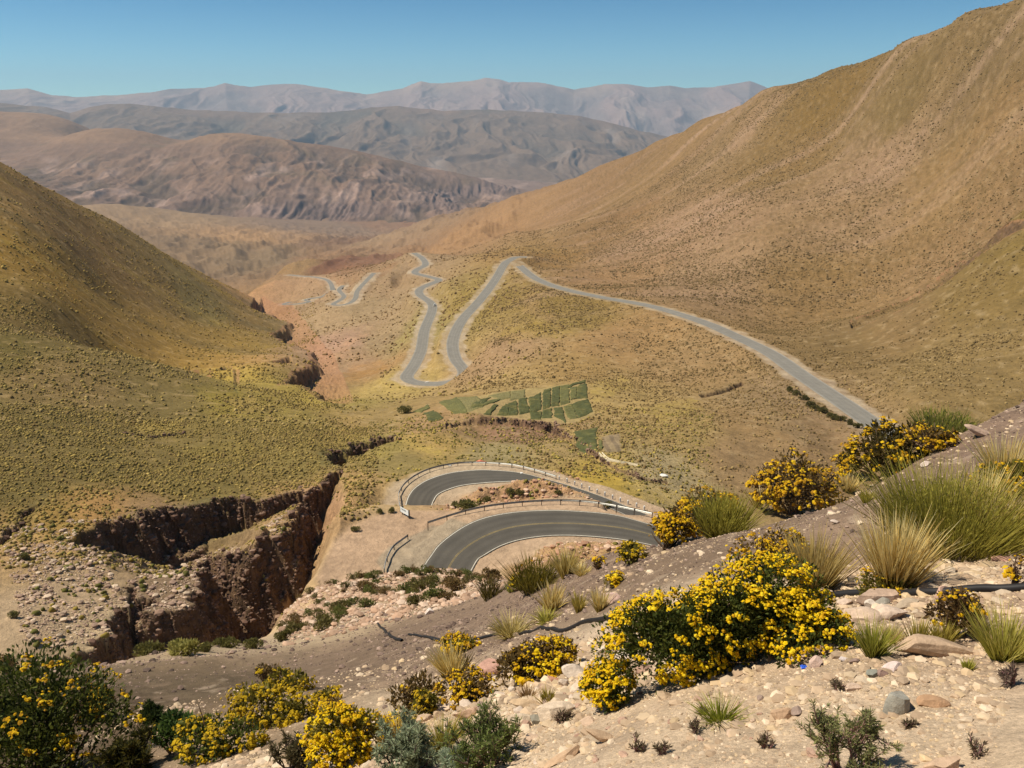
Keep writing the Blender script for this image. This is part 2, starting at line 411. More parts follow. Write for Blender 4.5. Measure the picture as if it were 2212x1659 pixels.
for (Lq, Rq), (so, si, bl) in zip(ROADS, SHOULD):
    near_ = Lq is B1[0] or Lq is B2[0]
    st = .9 if near_ else 1.8
    ns = int(max(np.linalg.norm(np.diff(Lq[:, :2], axis=0), axis=1).sum(), np.linalg.norm(np.diff(Rq[:, :2], axis=0), axis=1).sum()) / st) + 2
    tq = np.linspace(0, len(Lq) - 1, ns); ii = np.arange(len(Lq))
    Lf = np.c_[[np.interp(tq, ii, Lq[:, k]) for k in range(3)]].T; Rf = np.c_[[np.interp(tq, ii, Rq[:, k]) for k in range(3)]].T
    mw = int(np.linalg.norm((Lq - Rq)[:, :2], axis=1).max() / st) + 2
    P = np.vstack([Lf + (Rf - Lf) * f for f in np.linspace(0, 1, mw)])
    rad = max(so, si) + bl + 2
    D, K = dist_field(VA, P, rad)
    m = D < rad
    ZS = np.zeros(VA.x.shape); WS = np.zeros(VA.x.shape)
    for p in P:
        wi, wj = window(VA, p[0], p[1], rad)
        w_ = 1 / ((VA.x[wi, wj] - p[0]) ** 2 + (VA.y[wi, wj] - p[1]) ** 2 + .5 * st) ** 4
        ZS[wi, wj] += w_ * p[2]; WS[wi, wj] += w_
    zr = ZS[m] / np.maximum(WS[m], 1e-30)
    e = D[m] - .55 * st
    er = e + np.clip(VA.r[m] / 300, .5, 2.2) * (1.0 * perlin(VA.x[m] / 11, VA.y[m] / 11, 205)) + .9 * perlin(VA.x[m] / 5, VA.y[m] / 5, 203) + .6 * perlin(VA.x[m] / 1.8, VA.y[m] / 1.8, 204)
    x, y = VA.x[m], VA.y[m]
    wob = 1.0 * perlin(x / 9, y / 9, 201)
    sh = max(so, si) + wob
    w = 1 - sstep(sh * .9, sh + bl, e)
    VA.z[m] = VA.z[m] * (1 - w) + (zr - 0.07) * w
    M_SHD[m] = np.maximum(M_SHD[m], 1 - sstep(sh - 1.0, sh + 1.2, er))
    M_ASP[m] = np.maximum(M_ASP[m], 1 - sstep(0, .3, e))
# the levelled lay-by beside the near bend
_pf = np.array([at_z(*p) for p in [(322, 575, -57.4), (331, 556, -57.4), (338, 540, -57.2), (352, 524, -57), (376, 513, -57), (402, 508.5, -57), (440, 507.5, -56.8), (500, 505.5, -56), (560, 503.8, -55.4), (620, 510, -54.4), (650, 516, -53.8), (650, 545, -53.8), (560, 545, -55), (480, 575, -57), (462, 600, -57.5), (330, 600, -57.5)]])
_m = inpoly(VA.x, VA.y, _pf) & (VA.r < 150)
D, K = dist_field(VA, np.c_[resample(np.vstack([_pf, _pf[:1]]), .7)], 9)
_pd = np.where(_m, 0, D)
_near = _pd < 4
_zt = -57.6 + np.maximum(VA.x + 9, 0) * .19
_zt = np.clip(_zt, -57.6, -53.4)
_w = 1 - sstep(.3, 3.2, _pd)
VA.z = np.where(_near, VA.z * (1 - _w) + _w * (VA.z * M_SHD + (_zt - .04) * (1 - M_SHD)), VA.z)
M_PLAT = np.where(_near, 1 - sstep(0, 1.5, _pd), 0)
# the rubble hump left standing inside the lower bend, and the loose slope inside the upper one
def hump(pix, z, k, top):
    P = np.array([at_z(px, py, z) for px, py in pix])
    m = inpoly(VA.x, VA.y, P) & (VA.r < 160)
    Dh, _ = dist_field(VA, resample(np.vstack([P, P[:1]]), .6), 14)
    d = np.where(m, np.minimum(Dh, 14), 0)
    hh = np.minimum(d * k, top) * (1 + .25 * perlin(VA.x / 4, VA.y / 4, 811)) + np.where(m, .35 * perlin(VA.x / 1.3, VA.y / 1.3, 812) * np.clip(d, 0, 1), 0)
    VA.z[:] += hh
    w = np.clip(d / .8, 0, 1)
    M_PLAT[:] *= 1 - w; M_SHD[:] *= 1 - w
hump([(452, 503.5), (462, 495), (480, 490.5), (503, 487.5), (527, 486), (548, 488), (570, 496.5), (592, 505.5), (575, 505), (540, 504), (500, 505.5), (470, 506.5)], -62.5, .62, 4.0)
hump([(516, 580), (528, 560), (535, 549), (560, 546.5), (597, 548), (640, 556), (680, 572), (640, 590), (560, 596), (510, 592)], -55.5, .4, 2.6)

# ------------------------------------------------------------------ ground colour: what the soil and turf are like in each place
def grid_zone(G, pts, blur=2, warp=0.0, wl=12):
    P = hits(pts)
    x, y = G.x, G.y
    if warp:
        x = x + warp * perlin(G.x / wl, G.y / wl, 301); y = y + warp * perlin(G.x / wl, G.y / wl, 302)
    bx = (x > P[:, 0].min() - 1) & (x < P[:, 0].max() + 1) & (y > P[:, 1].min() - 1) & (y < P[:, 1].max() + 1)
    m = np.zeros(G.x.shape)
    if bx.any(): m[bx] = inpoly(x[bx], y[bx], P)
    for _ in range(blur):
        m[1:-1, 1:-1] = (m[1:-1, 1:-1] * 2 + m[:-2, 1:-1] + m[2:, 1:-1] + m[1:-1, :-2] + m[1:-1, 2:]) / 6
    return m

SAMPLES = """
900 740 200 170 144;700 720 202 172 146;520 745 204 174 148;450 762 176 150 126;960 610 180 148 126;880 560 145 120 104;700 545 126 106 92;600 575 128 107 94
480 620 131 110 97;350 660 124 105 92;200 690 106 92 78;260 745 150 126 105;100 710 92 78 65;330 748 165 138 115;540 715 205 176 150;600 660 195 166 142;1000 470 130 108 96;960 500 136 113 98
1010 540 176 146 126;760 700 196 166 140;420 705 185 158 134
420 592 172 146 120;330 605 180 150 122;300 632 170 145 120;460 572 165 140 112;285 622 190 156 120;370 535 198 168 132;350 560 198 166 130
335 505 186 146 116;350 485 172 142 100;340 525 186 150 115
250 450 122 108 70;100 470 114 101 66;300 425 136 121 78;50 430 113 100 66;180 400 118 104 70;250 385 148 132 80;300 396 156 138 80;60 380 130 110 77;30 490 114 101 66;200 480 116 103 66;300 460 128 114 74
150 366 122 106 70;0 350 104 92 54;220 400 130 116 64
100 300 118 99 56;50 220 118 98 66;150 280 114 98 66;50 270 130 107 54;230 340 126 108 66;200 305 112 104 72;20 320 108 92 58;100 250 116 96 64;260 330 122 104 70;150 335 126 106 62
60 600 188 160 134;100 640 194 168 140;20 560 176 146 112;60 515 150 124 78;92 510 166 132 92;180 590 140 116 96;30 630 190 162 136;150 560 150 124 100
340 345 177 141 123;330 322 170 142 114;372 372 162 128 91;380 338 157 132 105;392 388 178 152 98;350 370 169 137 111;360 310 159 134 107;420 325 154 136 92
320 256 142 114 89;300 298 162 132 107;360 238 125 100 82;335 262 116 85 70;300 262 150 124 92;400 225 142 110 87;360 262 132 101 83;390 280 155 128 103
470 245 158 126 94;560 215 152 122 90;540 258 156 124 80;650 180 150 122 88;700 220 166 136 110;780 150 140 114 76;900 100 134 112 76;1000 40 132 110 78;880 160 160 132 106
700 280 162 134 106;820 280 152 124 86;640 245 164 134 108;960 160 152 124 88;980 225 150 122 90;600 230 150 120 86;740 130 150 124 92;840 220 160 132 102;820 100 134 108 66;620 280 164 132 98
980 280 130 106 68;900 330 134 108 76;960 360 138 114 78;1000 250 124 102 60;850 350 128 104 72;1000 390 136 112 76
620 340 164 130 92;560 320 152 128 76;700 360 156 126 92;500 350 166 134 104;760 420 150 121 88;680 430 160 134 90;620 400 172 144 98;800 400 146 120 92;740 460 154 125 94;475 300 150 126 74;560 370 162 131 88;520 380 170 142 98;820 430 146 118 90
430 445 180 150 96;400 462 150 130 86;500 455 158 140 104;600 472 178 150 78;660 475 168 148 116;430 425 170 136 102;520 432 150 116 96;380 450 156 136 84;560 450 164 138 98;370 425 160 134 92
540 492 190 150 116;480 495 186 148 116
150 214 153 128 101;250 234 163 132 100;330 228 134 114 99;380 238 150 126 102;270 260 130 111 89;200 245 132 111 88
"""
SM = np.array([[float(v) for v in t.split()] for l in SAMPLES.strip().splitlines() for t in l.split(';')])
SH = hits(SM[:, :2])
SA = np.arctan2(SH[:, 0], SH[:, 1]); SS = np.log(np.hypot(SH[:, 0], SH[:, 1]))
SCL = np.array([srgb(*c) for c in SM[:, 2:]])
def ground_colour(G):
    A = np.linspace(G.A[0], G.A[-1], 260); S = np.linspace(G.S[0], G.S[-1], 420)
    ga, gs = np.meshgrid(A, S, indexing='ij')
    wa = ga + .012 * fbm(ga * 30, gs * 25, 3, 401); ws = gs + .03 * fbm(ga * 30 + 9, gs * 25, 3, 402)
    d2 = ((wa[..., None] - SA) * 2.2) ** 2 + (ws[..., None] - SS) ** 2
    w = 1 / (d2 + 4e-4) ** 2.2
    c = (w[..., None] * SCL).sum(-2) / w.sum(-1)[..., None]
    Wa, Ws = cubic_w(A, G.A), cubic_w(S, G.S)
    return np.stack([Wa @ c[..., k] @ Ws.T for k in range(3)], -1)

def mixc(C, m, col):
    m = np.clip(m, 0, 1)[..., None]
    C[:] = C * (1 - m) + np.asarray(col) * m

# slope of the finished ground
def normals(G):
    def d(arr, ax): return np.gradient(arr, axis=ax)
    ax_, ay_, az_ = d(G.x, 0), d(G.y, 0), d(G.z, 0)
    bx_, by_, bz_ = d(G.x, 1), d(G.y, 1), d(G.z, 1)
    n = np.stack([ay_ * bz_ - az_ * by_, az_ * bx_ - ax_ * bz_, ax_ * by_ - ay_ * bx_], -1)
    n /= np.linalg.norm(n, axis=-1)[..., None] + 1e-12
    n *= np.sign(n[..., 2:3])
    return n
NV = normals(VA)

CV = ground_colour(VA)
x, y, r = VA.x, VA.y, VA.r
# broad blotches, streaks down the flanks, tufts too small to stand as objects
CV *= (1 + .10 * fbm(x / 60, y / 60, 4, 411) * sstep(80, 200, r) + .12 * fbm(x / 6, y / 6, 4, 412) * sstep(900, 400, r) + .14 * fbm(x / 300, y / 300, 5, 413) * sstep(600, 1200, r))[..., None]
stM = streak(x, y, DM, 52, 420, 421, 5); stM2 = streak(x, y, DM, 16, 200, 422, 4)
mixc(CV, W_MTN * .52 * sstep(.02, .6, stM + .4 * stM2), srgb(186, 156, 136))
mixc(CV, W_MTN * .30 * sstep(.05, .6, -stM + .3 * stM2), srgb(132, 106, 66))
mixc(CV, W_MTN * .10 * sstep(.2, .6, fbm(x / 110, y / 110, 4, 423)), srgb(156, 112, 80))
stL = streak(x, y, DLH, 60, 500, 424, 5); stL2 = streak(x, y, DLH, 16, 200, 425, 4)
CV *= 1 + W_LFT[..., None] * (np.array([1.16, 1.07, 1.0]) - 1)
mixc(CV, W_LFT * .5 * sstep(.08, .5, stL + .3 * stL2), srgb(146, 124, 62))
mixc(CV, W_LFT * .55 * sstep(.08, .5, -stL + .3 * stL2), srgb(104, 92, 66))
tt = fbm(x / 3.2, y / 3.2, 3, 431) + .35 * fbm(x / 26, y / 26, 3, 432)
green = sstep(150, 260, r) * sstep(2200, 900, r)
CV *= (1 + .16 * fbm(x / 2.4, y / 2.4, 3, 434) * sstep(300, 500, r) * sstep(2500, 1200, r))[..., None]
mixc(CV, W_MTN * .5 * sstep(.12, .4, fbm(x / 3.4, y / 3.4, 2, 435) + .3 * stM2), srgb(112, 92, 58))
mixc(CV, green * .40 * sstep(.10, .42, tt) * (1 - M_SHD), srgb(112, 94, 62))
mixc(CV, sstep(150, 230, r) * sstep(1400, 700, r) * .35 * sstep(.1, .5, fbm(x / 4.5 + 70, y / 4.5, 3, 433)), srgb(190, 164, 132))
# bare banks of the gullies
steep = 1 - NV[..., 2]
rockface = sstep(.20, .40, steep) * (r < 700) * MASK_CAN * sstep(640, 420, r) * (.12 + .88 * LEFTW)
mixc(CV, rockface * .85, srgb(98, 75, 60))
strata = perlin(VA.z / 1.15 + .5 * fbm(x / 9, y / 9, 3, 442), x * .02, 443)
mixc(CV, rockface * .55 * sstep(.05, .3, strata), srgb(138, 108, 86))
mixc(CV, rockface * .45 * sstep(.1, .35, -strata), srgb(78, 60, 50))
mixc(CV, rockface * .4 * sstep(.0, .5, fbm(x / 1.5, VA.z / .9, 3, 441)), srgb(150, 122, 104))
# yellow straw patches on the left terrace and round the plots
for pts, col, a in [
    ([(196, 368), (232, 366), (262, 372), (282, 380), (262, 392), (236, 392), (226, 382), (204, 374)], (186, 166, 84), .6),
    ([(130, 424), (165, 421), (182, 427), (160, 432), (138, 431)], (194, 174, 98), .8),
    ([(290, 395), (330, 398), (350, 402), (330, 408), (300, 404)], (198, 178, 76), .7),
    ([(180, 448), (235, 442), (262, 450), (236, 462), (196, 462)], (170, 154, 70), .45),
    ([(225, 398), (250, 396), (262, 404), (256, 412), (236, 412)], (206, 172, 130), .7),
    ([(200, 395), (290, 398), (330, 412), (300, 424), (220, 418)], (158, 142, 60), .5),
    ([(388, 388), (412, 384), (412, 391), (380, 394), (350, 396)], (200, 172, 104), .6),
    ([(392, 438), (412, 438), (436, 450), (448, 457), (436, 456), (408, 446)], (220, 190, 96), .85),
    ([(404, 436), (448, 434), (470, 444), (452, 452), (424, 446)], (196, 156, 100), .7),
    ([(588, 384), (626, 374), (632, 384), (616, 396), (594, 404)], (206, 178, 92), .75),
    ([(560, 424), (585, 430), (596, 446), (580, 448), (560, 436)], (214, 184, 100), .7),
    ([(575, 472), (630, 480), (690, 496), (720, 516), (690, 512), (640, 496), (580, 482)], (200, 164, 62), .7),
    ([(640, 408), (690, 396), (700, 410), (664, 424)], (196, 170, 74), .6),
    ([(500, 330), (540, 318), (552, 330), (512, 344)], (182, 152, 66), .6),
    ([(330, 352), (352, 336), (366, 332), (352, 352), (338, 364)], (214, 160, 134), .7),
    ([(350, 366), (384, 358), (388, 368), (364, 376), (346, 384)], (190, 128, 66), .6),
    ([(322, 270), (368, 262), (398, 270), (372, 276), (330, 284)], (142, 92, 70), .6),
    ([(700, 395), (726, 386), (760, 402), (800, 424), (830, 446), (800, 440), (740, 412)], (140, 122, 104), .6),
    ([(744, 372), (790, 384), (860, 430), (866, 440), (838, 434), (782, 400)], (152, 124, 106), .75),
    ([(560, 290), (606, 300), (600, 306), (556, 300)], (150, 126, 66), .6),
    ([(520, 295), (560, 318), (566, 330), (530, 316)], (170, 136, 110), .6),
    ([(596, 454), (640, 456), (660, 470), (630, 478), (600, 470)], (190, 164, 132), .7),
    ([(740, 124), (768, 96), (778, 100), (760, 130), (742, 150), (724, 150)], (186, 152, 138), .65),
    ([(300, 222), (400, 212), (424, 226), (330, 238), (270, 240)], (132, 110, 100), .9),
    ([(210, 236), (300, 246), (290, 254), (220, 250)], (128, 106, 84), .7),
    ([(540, 232), (600, 208), (604, 214), (552, 238)], (200, 166, 134), .5),
]:
    wq = .011 * float(np.median(np.hypot(*hits(pts)[:, :2].T)))
    mixc(CV, .58 * a * grid_zone(VA, pts, 3, wq, wq * 4) * (.30 + .70 * sstep(-.25, .3, fbm(x / (wq * 1.6), y / (wq * 1.6), 5, 451, .65))), srgb(*(.7 * np.array(col) + .3 * np.array((168, 142, 100)))))
# graded lay-by, shoulders and the worn grey part of the lay-by
mixc(CV, M_PLAT, srgb(190, 158, 126))
mixc(CV, M_SHD * np.where(r < 200, .85, .40 + .50 * sstep(-.3, .3, fbm(x / 12, y / 12, 3, 463))), srgb(188, 168, 140))
mixc(CV, np.maximum(M_SHD, M_PLAT) * sstep(150, 120, r) * .8, srgb(190, 160, 130))
mixc(CV, .85 * grid_zone(VA, [(379, 588), (381, 560), (388, 547), (410, 536), (432, 526), (470, 524), (452, 535), (436, 550), (424, 572), (420, 590)], 4, .8, 6), srgb(164, 148, 124))
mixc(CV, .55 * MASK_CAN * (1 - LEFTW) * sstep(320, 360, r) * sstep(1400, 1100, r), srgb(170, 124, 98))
rad1 = fbm(x / 2.2, y / 2.2, 4, 461)
CV *= (1 + .10 * rad1 * (r < 330))[..., None]

_l = CV @ np.array([.3, .6, .1])
CV = np.clip(_l[..., None] + (CV - _l[..., None]) * np.array([1.03, 1.03, 1.02]), .01, .9) * 1.05
W_TER = sstep(112, 130, VA.r) * sstep(470, 380, VA.r) * sstep(-9, -13, _azd) * (1 - MASK_CAN)
def tune(w, f): CV[:] = CV * (1 + w[..., None] * (np.array(f) - 1))
tune(W_TER, (1.12, 1.07, .84)); W_LF2 = W_LFT * sstep(-14.5, -19, _azd) * (1 - MASK_CAN)
tune(W_LF2, (1.36, 1.30, 1.0)); tune(W_MTN, (.85, .825, .74)); tune(sstep(950, 1400, VA.r) * (1 - W_MTN), (1.02, .96, .98))
tune(1 - np.maximum(np.maximum(W_TER, W_LF2), np.maximum(W_MTN, np.maximum(M_SHD, M_PLAT))), (.98, 1.0, .88))
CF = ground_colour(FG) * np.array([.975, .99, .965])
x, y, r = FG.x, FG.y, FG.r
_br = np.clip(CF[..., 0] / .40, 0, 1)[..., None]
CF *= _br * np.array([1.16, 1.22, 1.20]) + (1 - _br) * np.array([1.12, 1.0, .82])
CF *= (1 + .16 * fbm(x / 1.4, y / 1.4, 4, 471) + .20 * fbm(x / .25, y / .25, 4, 472) * (r < 14))[..., None]
mixc(CF, .30 * sstep(.1, .5, fbm(x / .6, y / .6, 4, 473)), srgb(162, 136, 114))
mixc(CF, .35 * sstep(.2, .5, fbm(x / .35 + 5, y / .35, 4, 474)) * (r < 12), srgb(214, 190, 162))

# the plots (corners as seen, far-left, far-right, near-right, near-left) and the bare ground they keep free
_G1, _G2, _G3 = (90, 92, 56), (110, 108, 66), (130, 122, 80)
PLOTS = []
def _plots():
    # crop2 pixel -> frame pixel
    c = lambda x, y: (341.5 + x * .15443, 375 + y * .15443)
    rows = [
        ('upper band', [(640, 180), (760, 155), (900, 140), (1010, 125), (1100, 112), (1190, 98), (1290, 92), (1360, 86), (1415, 76), (1470, 68), (1575, 50)],
                       [(730, 238), (820, 236), (880, 222), (960, 196), (1045, 180), (1120, 165), (1215, 215), (1300, 205), (1365, 195), (1415, 186), (1590, 150)]),
        ('middle band', [(980, 190), (1060, 180), (1140, 160), (1205, 150)], [(935, 248), (1020, 258), (1140, 252), (1220, 232)]),
    ]
    names = ['leftmost sliver', 'second', 'third', 'fourth', 'fifth', 'sixth', 'tall narrow', 'eighth', 'ninth', 'last wide']
    quads = [
        ([(640, 180), (745, 152), (800, 232), (725, 240)], _G2, 'broad pale green plot at the left end of the upper plots'),
        ([(755, 152), (870, 140), (905, 190), (815, 226)], _G3, 'faint green plot right of the broad left one'),
        ([(885, 165), (960, 150), (915, 200), (830, 222)], _G1, 'slanting dark green sliver plot'),
        ([(970, 165), (1035, 155), (985, 182), (915, 200)], _G2, 'thin green plot beside the slanting sliver'),
        ([(960, 138), (1090, 112), (1085, 150), (1030, 160)], _G3, 'pale strip plot along the upper edge'),
        ([(1105, 110), (1185, 100), (1180, 148), (1095, 160)], _G3, 'pale square plot along the upper edge'),
        ([(990, 196), (925, 250), (968, 256), (1010, 200)], _G1, 'narrow dark plot above the brown bank, furthest left'),
        ([(1062, 192), (1010, 256), (1078, 256), (1078, 196)], _G1, 'tapering dark plot above the brown bank'),
        ([(1086, 192), (1088, 255), (1138, 250), (1130, 170)], _G1, 'upright dark plot right of the tapering one'),
        ([(1145, 166), (1155, 246), (1215, 236), (1195, 150)], _G1, 'leaning dark plot left of the pale dividing path'),
        ([(1215, 150), (1228, 238), (1292, 212), (1285, 122)], _G1, 'large dark plot with a short path into its top'),
        ([(1308, 108), (1306, 208), (1350, 198), (1352, 92)], _G1, 'tall dark plot in the middle of the upper plots'),
        ([(1366, 90), (1362, 194), (1408, 188), (1412, 82)], _G1, 'tall mid green plot right of the middle'),
        ([(1420, 82), (1420, 185), (1475, 172), (1468, 72)], _G2, 'tall pale green plot near the right end'),
        ([(1482, 88), (1486, 160), (1520, 150), (1520, 82)], _G2, 'small pale plot left of the end plot'),
        ([(1528, 84), (1526, 150), (1588, 146), (1580, 58)], _G1, 'dark end plot at the upper right corner'),
        ([(1478, 66), (1482, 82), (1574, 52), (1574, 34)], _G1, 'thin dark strip along the top right edge'),
        ([(1232, 250), (1226, 286), (1288, 288), (1292, 240)], _G1, 'small square dark plot in the lower row, left'),
        ([(1306, 234), (1302, 278), (1362, 276), (1360, 222)], _G1, 'small square dark plot in the lower row, right'),
        ([(1382, 222), (1380, 262), (1440, 308), (1466, 288), (1424, 214)][:1] + [(1380, 262), (1452, 306), (1426, 212)], _G1, 'bent dark plot pointing down in the lower row'),
        ([(1440, 208), (1476, 282), (1526, 276), (1490, 194)], _G2, 'mid green plot between bent plot and corner plot'),
        ([(1500, 192), (1540, 270), (1620, 236), (1592, 162)], _G1, 'large dark corner plot at the lower right'),
        ([(1516, 372), (1530, 470), (1644, 486), (1644, 350)], _G1, 'separate big green plot below the others'),
        ([(540, 250), (570, 300), (650, 278), (596, 238)], _G1, 'striped dark plot at the far left below the shrub'),
        ([(470, 238), (520, 240), (566, 216), (560, 196)], _G2, 'small green plot left of the striped one'),
        ([(1668, 430), (1668, 478), (1690, 476), (1690, 430)], _G2, 'tiny green strip plot beside the ploughed ground'),
    ]
    for q, col, lab in quads: PLOTS.append(([c(*p) for p in q], col, lab))
_plots()
M_FIELD = np.zeros(VA.x.shape)
for q, col, lab in PLOTS: M_FIELD = np.maximum(M_FIELD, grid_zone(VA, q, 1))
c2 = lambda x, y: (341.5 + x * .15443, 375 + y * .15443)
_bed = grid_zone(VA, [c2(*p) for p in [(640, 178), (1100, 100), (1480, 60), (1580, 30), (1600, 150), (1640, 250), (1540, 300), (1440, 320), (1210, 290), (930, 262), (720, 245)]], 3)
mixc(CV, .8 * _bed, srgb(178, 156, 104))
_pl = grid_zone(VA, [c2(*p) for p in [(1690, 400), (1800, 380), (1812, 500), (1700, 500)]], 2)
mixc(CV, _pl * .7, srgb(158, 138, 112)); M_FIELD = np.maximum(M_FIELD, np.maximum(_bed, _pl))
mixc(CV, _pl * .55 * (np.sin(VA.x * 2 * math.pi / 2.4) > .2), srgb(120, 104, 84))
# ------------------------------------------------------------------ materials
def new_mat(name):
    m = bpy.data.materials.new(name); m.use_nodes = True
    nt = m.node_tree; b = nt.nodes['Principled BSDF']
    b.inputs['Roughness'].default_value = .9
    b.inputs['Specular IOR Level'].default_value = .15
    return m, nt, b
def nd(nt, t, **kw):
    n = nt.nodes.new(t)
    for k, v in kw.items(): setattr(n, k, v)
    return n
def attr_mat(name, scales=((2, .2),), bump=.0, bscale=10, bdist=.05, rough=.95, spec=.1, gain=1.0, transl=0.0):
    """vertex colour times object-space noise"""
    m, nt, b = new_mat(name)
    L = nt.links.new
    at = nd(nt, 'ShaderNodeAttribute', attribute_name='Col')
    co = nd(nt, 'ShaderNodeTexCoord')
    cur = at.outputs['Color']
    for s, amt in scales:
        n = nd(nt, 'ShaderNodeTexNoise'); n.inputs['Scale'].default_value = s; n.inputs['Detail'].default_value = 5
        n.inputs['Roughness'].default_value = .65
        L(co.outputs['Object'], n.inputs['Vector'])
        mr = nd(nt, 'ShaderNodeMapRange'); mr.inputs['From Min'].default_value = .3; mr.inputs['From Max'].default_value = .7
        mr.inputs['To Min'].default_value = gain * (1 - amt); mr.inputs['To Max'].default_value = gain * (1 + amt)
        L(n.outputs['Fac'], mr.inputs['Value'])
        mx = nd(nt, 'ShaderNodeVectorMath', operation='SCALE')
        L(cur, mx.inputs[0]); L(mr.outputs['Result'], mx.inputs['Scale'])
        cur = mx.outputs['Vector']; gain = 1.0
    L(cur, b.inputs['Base Color'])
    b.inputs['Roughness'].default_value = rough; b.inputs['Specular IOR Level'].default_value = spec
    if bump:
        n = nd(nt, 'ShaderNodeTexNoise'); n.inputs['Scale'].default_value = bscale; n.inputs['Detail'].default_value = 6; n.inputs['Roughness'].default_value = .7
        L(co.outputs['Object'], n.inputs['Vector'])
        bp = nd(nt, 'ShaderNodeBump'); bp.inputs['Strength'].default_value = bump; bp.inputs['Distance'].default_value = bdist
        L(n.outputs['Fac'], bp.inputs['Height']); L(bp.outputs['Normal'], b.inputs['Normal'])
    if transl:
        t = nd(nt, 'ShaderNodeBsdfTranslucent'); L(cur, t.inputs['Color'])
        mx = nd(nt, 'ShaderNodeMixShader'); mx.inputs[0].default_value = transl
        out = nt.nodes['Material Output']
        L(b.outputs[0], mx.inputs[1]); L(t.outputs[0], mx.inputs[2]); L(mx.outputs[0], out.inputs['Surface'])
    return m
def plain_mat(name, rgb, rough=.7, metal=0, spec=.3, noise=.15, nscale=20):
    m, nt, b = new_mat(name)
    L = nt.links.new
    co = nd(nt, 'ShaderNodeTexCoord')
    n = nd(nt, 'ShaderNodeTexNoise'); n.inputs['Scale'].default_value = nscale; n.inputs['Detail'].default_value = 4
    L(co.outputs['Object'], n.inputs['Vector'])
    r_ = nd(nt, 'ShaderNodeValToRGB')
    c = np.asarray(rgb)
    r_.color_ramp.elements[0].position = .3; r_.color_ramp.elements[1].position = .7
    r_.color_ramp.elements[0].color = (*(c * (1 - noise)), 1); r_.color_ramp.elements[1].color = (*(c * (1 + noise)), 1)
    L(n.outputs['Fac'], r_.inputs['Fac']); L(r_.outputs['Color'], b.inputs['Base Color'])
    b.inputs['Roughness'].default_value = rough; b.inputs['Metallic'].default_value = metal; b.inputs['Specular IOR Level'].default_value = spec
    return m

# ------------------------------------------------------------------ mesh helpers
def mesh_np(name, V, Fc, mat=None, col=None, smooth=True, parent=None, link=True):
    """V (n,3); Fc (m,k) all faces of one size, or a list of such arrays"""
    me = bpy.data.meshes.new(name)
    Fl = Fc if isinstance(Fc, list) else [Fc]
    Fl = [np.asarray(f, np.int32) for f in Fl if len(f)]
    me.vertices.add(len(V)); me.vertices.foreach_set('co', np.ascontiguousarray(V, np.float32).ravel())
    loops = np.concatenate([f.ravel() for f in Fl])
    tot = np.concatenate([np.full(len(f), f.shape[1], np.int32) for f in Fl])
    me.loops.add(len(loops)); me.loops.foreach_set('vertex_index', loops)
    me.polygons.add(len(tot))
    me.polygons.foreach_set('loop_start', np.r_[0, np.cumsum(tot)[:-1]].astype(np.int32))
    me.polygons.foreach_set('loop_total', tot)
    me.polygons.foreach_set('use_smooth', np.full(len(tot), smooth))
    me.update(calc_edges=True)
    if col is not None:
        at = me.color_attributes.new('Col', 'FLOAT_COLOR', 'POINT')
        at.data.foreach_set('color', np.c_[col, np.ones(len(V))].astype(np.float32).ravel())
    if mat: me.materials.append(mat)
    if not link: return me
    o = bpy.data.objects.new(name, me); COL.objects.link(o)
    if parent: o.parent = parent
    return o

def grid_faces(na, ns, flip=False):
    i, j = np.meshgrid(np.arange(na - 1), np.arange(ns - 1), indexing='ij')
    v = (i * ns + j).ravel()
    f = np.c_[v, v + 1, v + ns + 1, v + ns]
    return f if flip else f[:, ::-1]

def struct(o, kind='structure'):
    o['kind'] = kind; return o
def tag(o, label, cat, group=None):
    o['label'] = label; o['category'] = cat
    if group: o['group'] = group
    return o
def empty(name, loc, label, cat, group=None, rz=0.0):
    o = bpy.data.objects.new(name, None); COL.objects.link(o)
    o.location = loc; o.rotation_euler = (0, 0, rz); o.empty_display_size = .1
    return tag(o, label, cat, group)

MAT_VAL = attr_mat('valley soil and turf', ((.9, .20), (.3, .14), (.09, .10)), bump=.7, bscale=.9, bdist=.8)
MAT_FG = attr_mat('gravelly soil', ((9, .18), (60, .25)), bump=.9, bscale=40, bdist=.02)
def grid_mesh(G, name, C, mat):
    V = np.stack([G.x, G.y, G.z], -1).reshape(-1, 3)
    return struct(mesh_np(name, V, grid_faces(len(G.A), len(G.S)), mat, np.clip(C, .005, .9).reshape(-1, 3)))
GAIN = 0.80
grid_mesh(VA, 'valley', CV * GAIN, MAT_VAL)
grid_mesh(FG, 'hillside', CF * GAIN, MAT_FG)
# ------------------------------------------------------------------ road surfaces, shoulders' edge lines
def strip(Lq, Rq, u0, u1, dz):
    """ribbon between fractions u0..u1 of the way from the left to the right edge"""
    A = Lq + (Rq - Lq) * u0; B = Lq + (Rq - Lq) * u1
    A = A + [0, 0, dz]; B = B + [0, 0, dz]
    return A, B
def ribbon(rows):
    V, Fc, U, k = [], [], [], 0
    for A, B, nu in rows:
        n = len(A)
        cols = [A + (B - A) * i / nu for i in range(nu + 1)]
        V.append(np.stack(cols, 1).reshape(-1, 3))
        U.append(np.tile(np.linspace(0, 1, nu + 1), n))
        Fc.append(grid_faces(n, nu + 1, True) + k)
        k += n * (nu + 1)
    return np.vstack(V), np.vstack(Fc), np.concatenate(U)

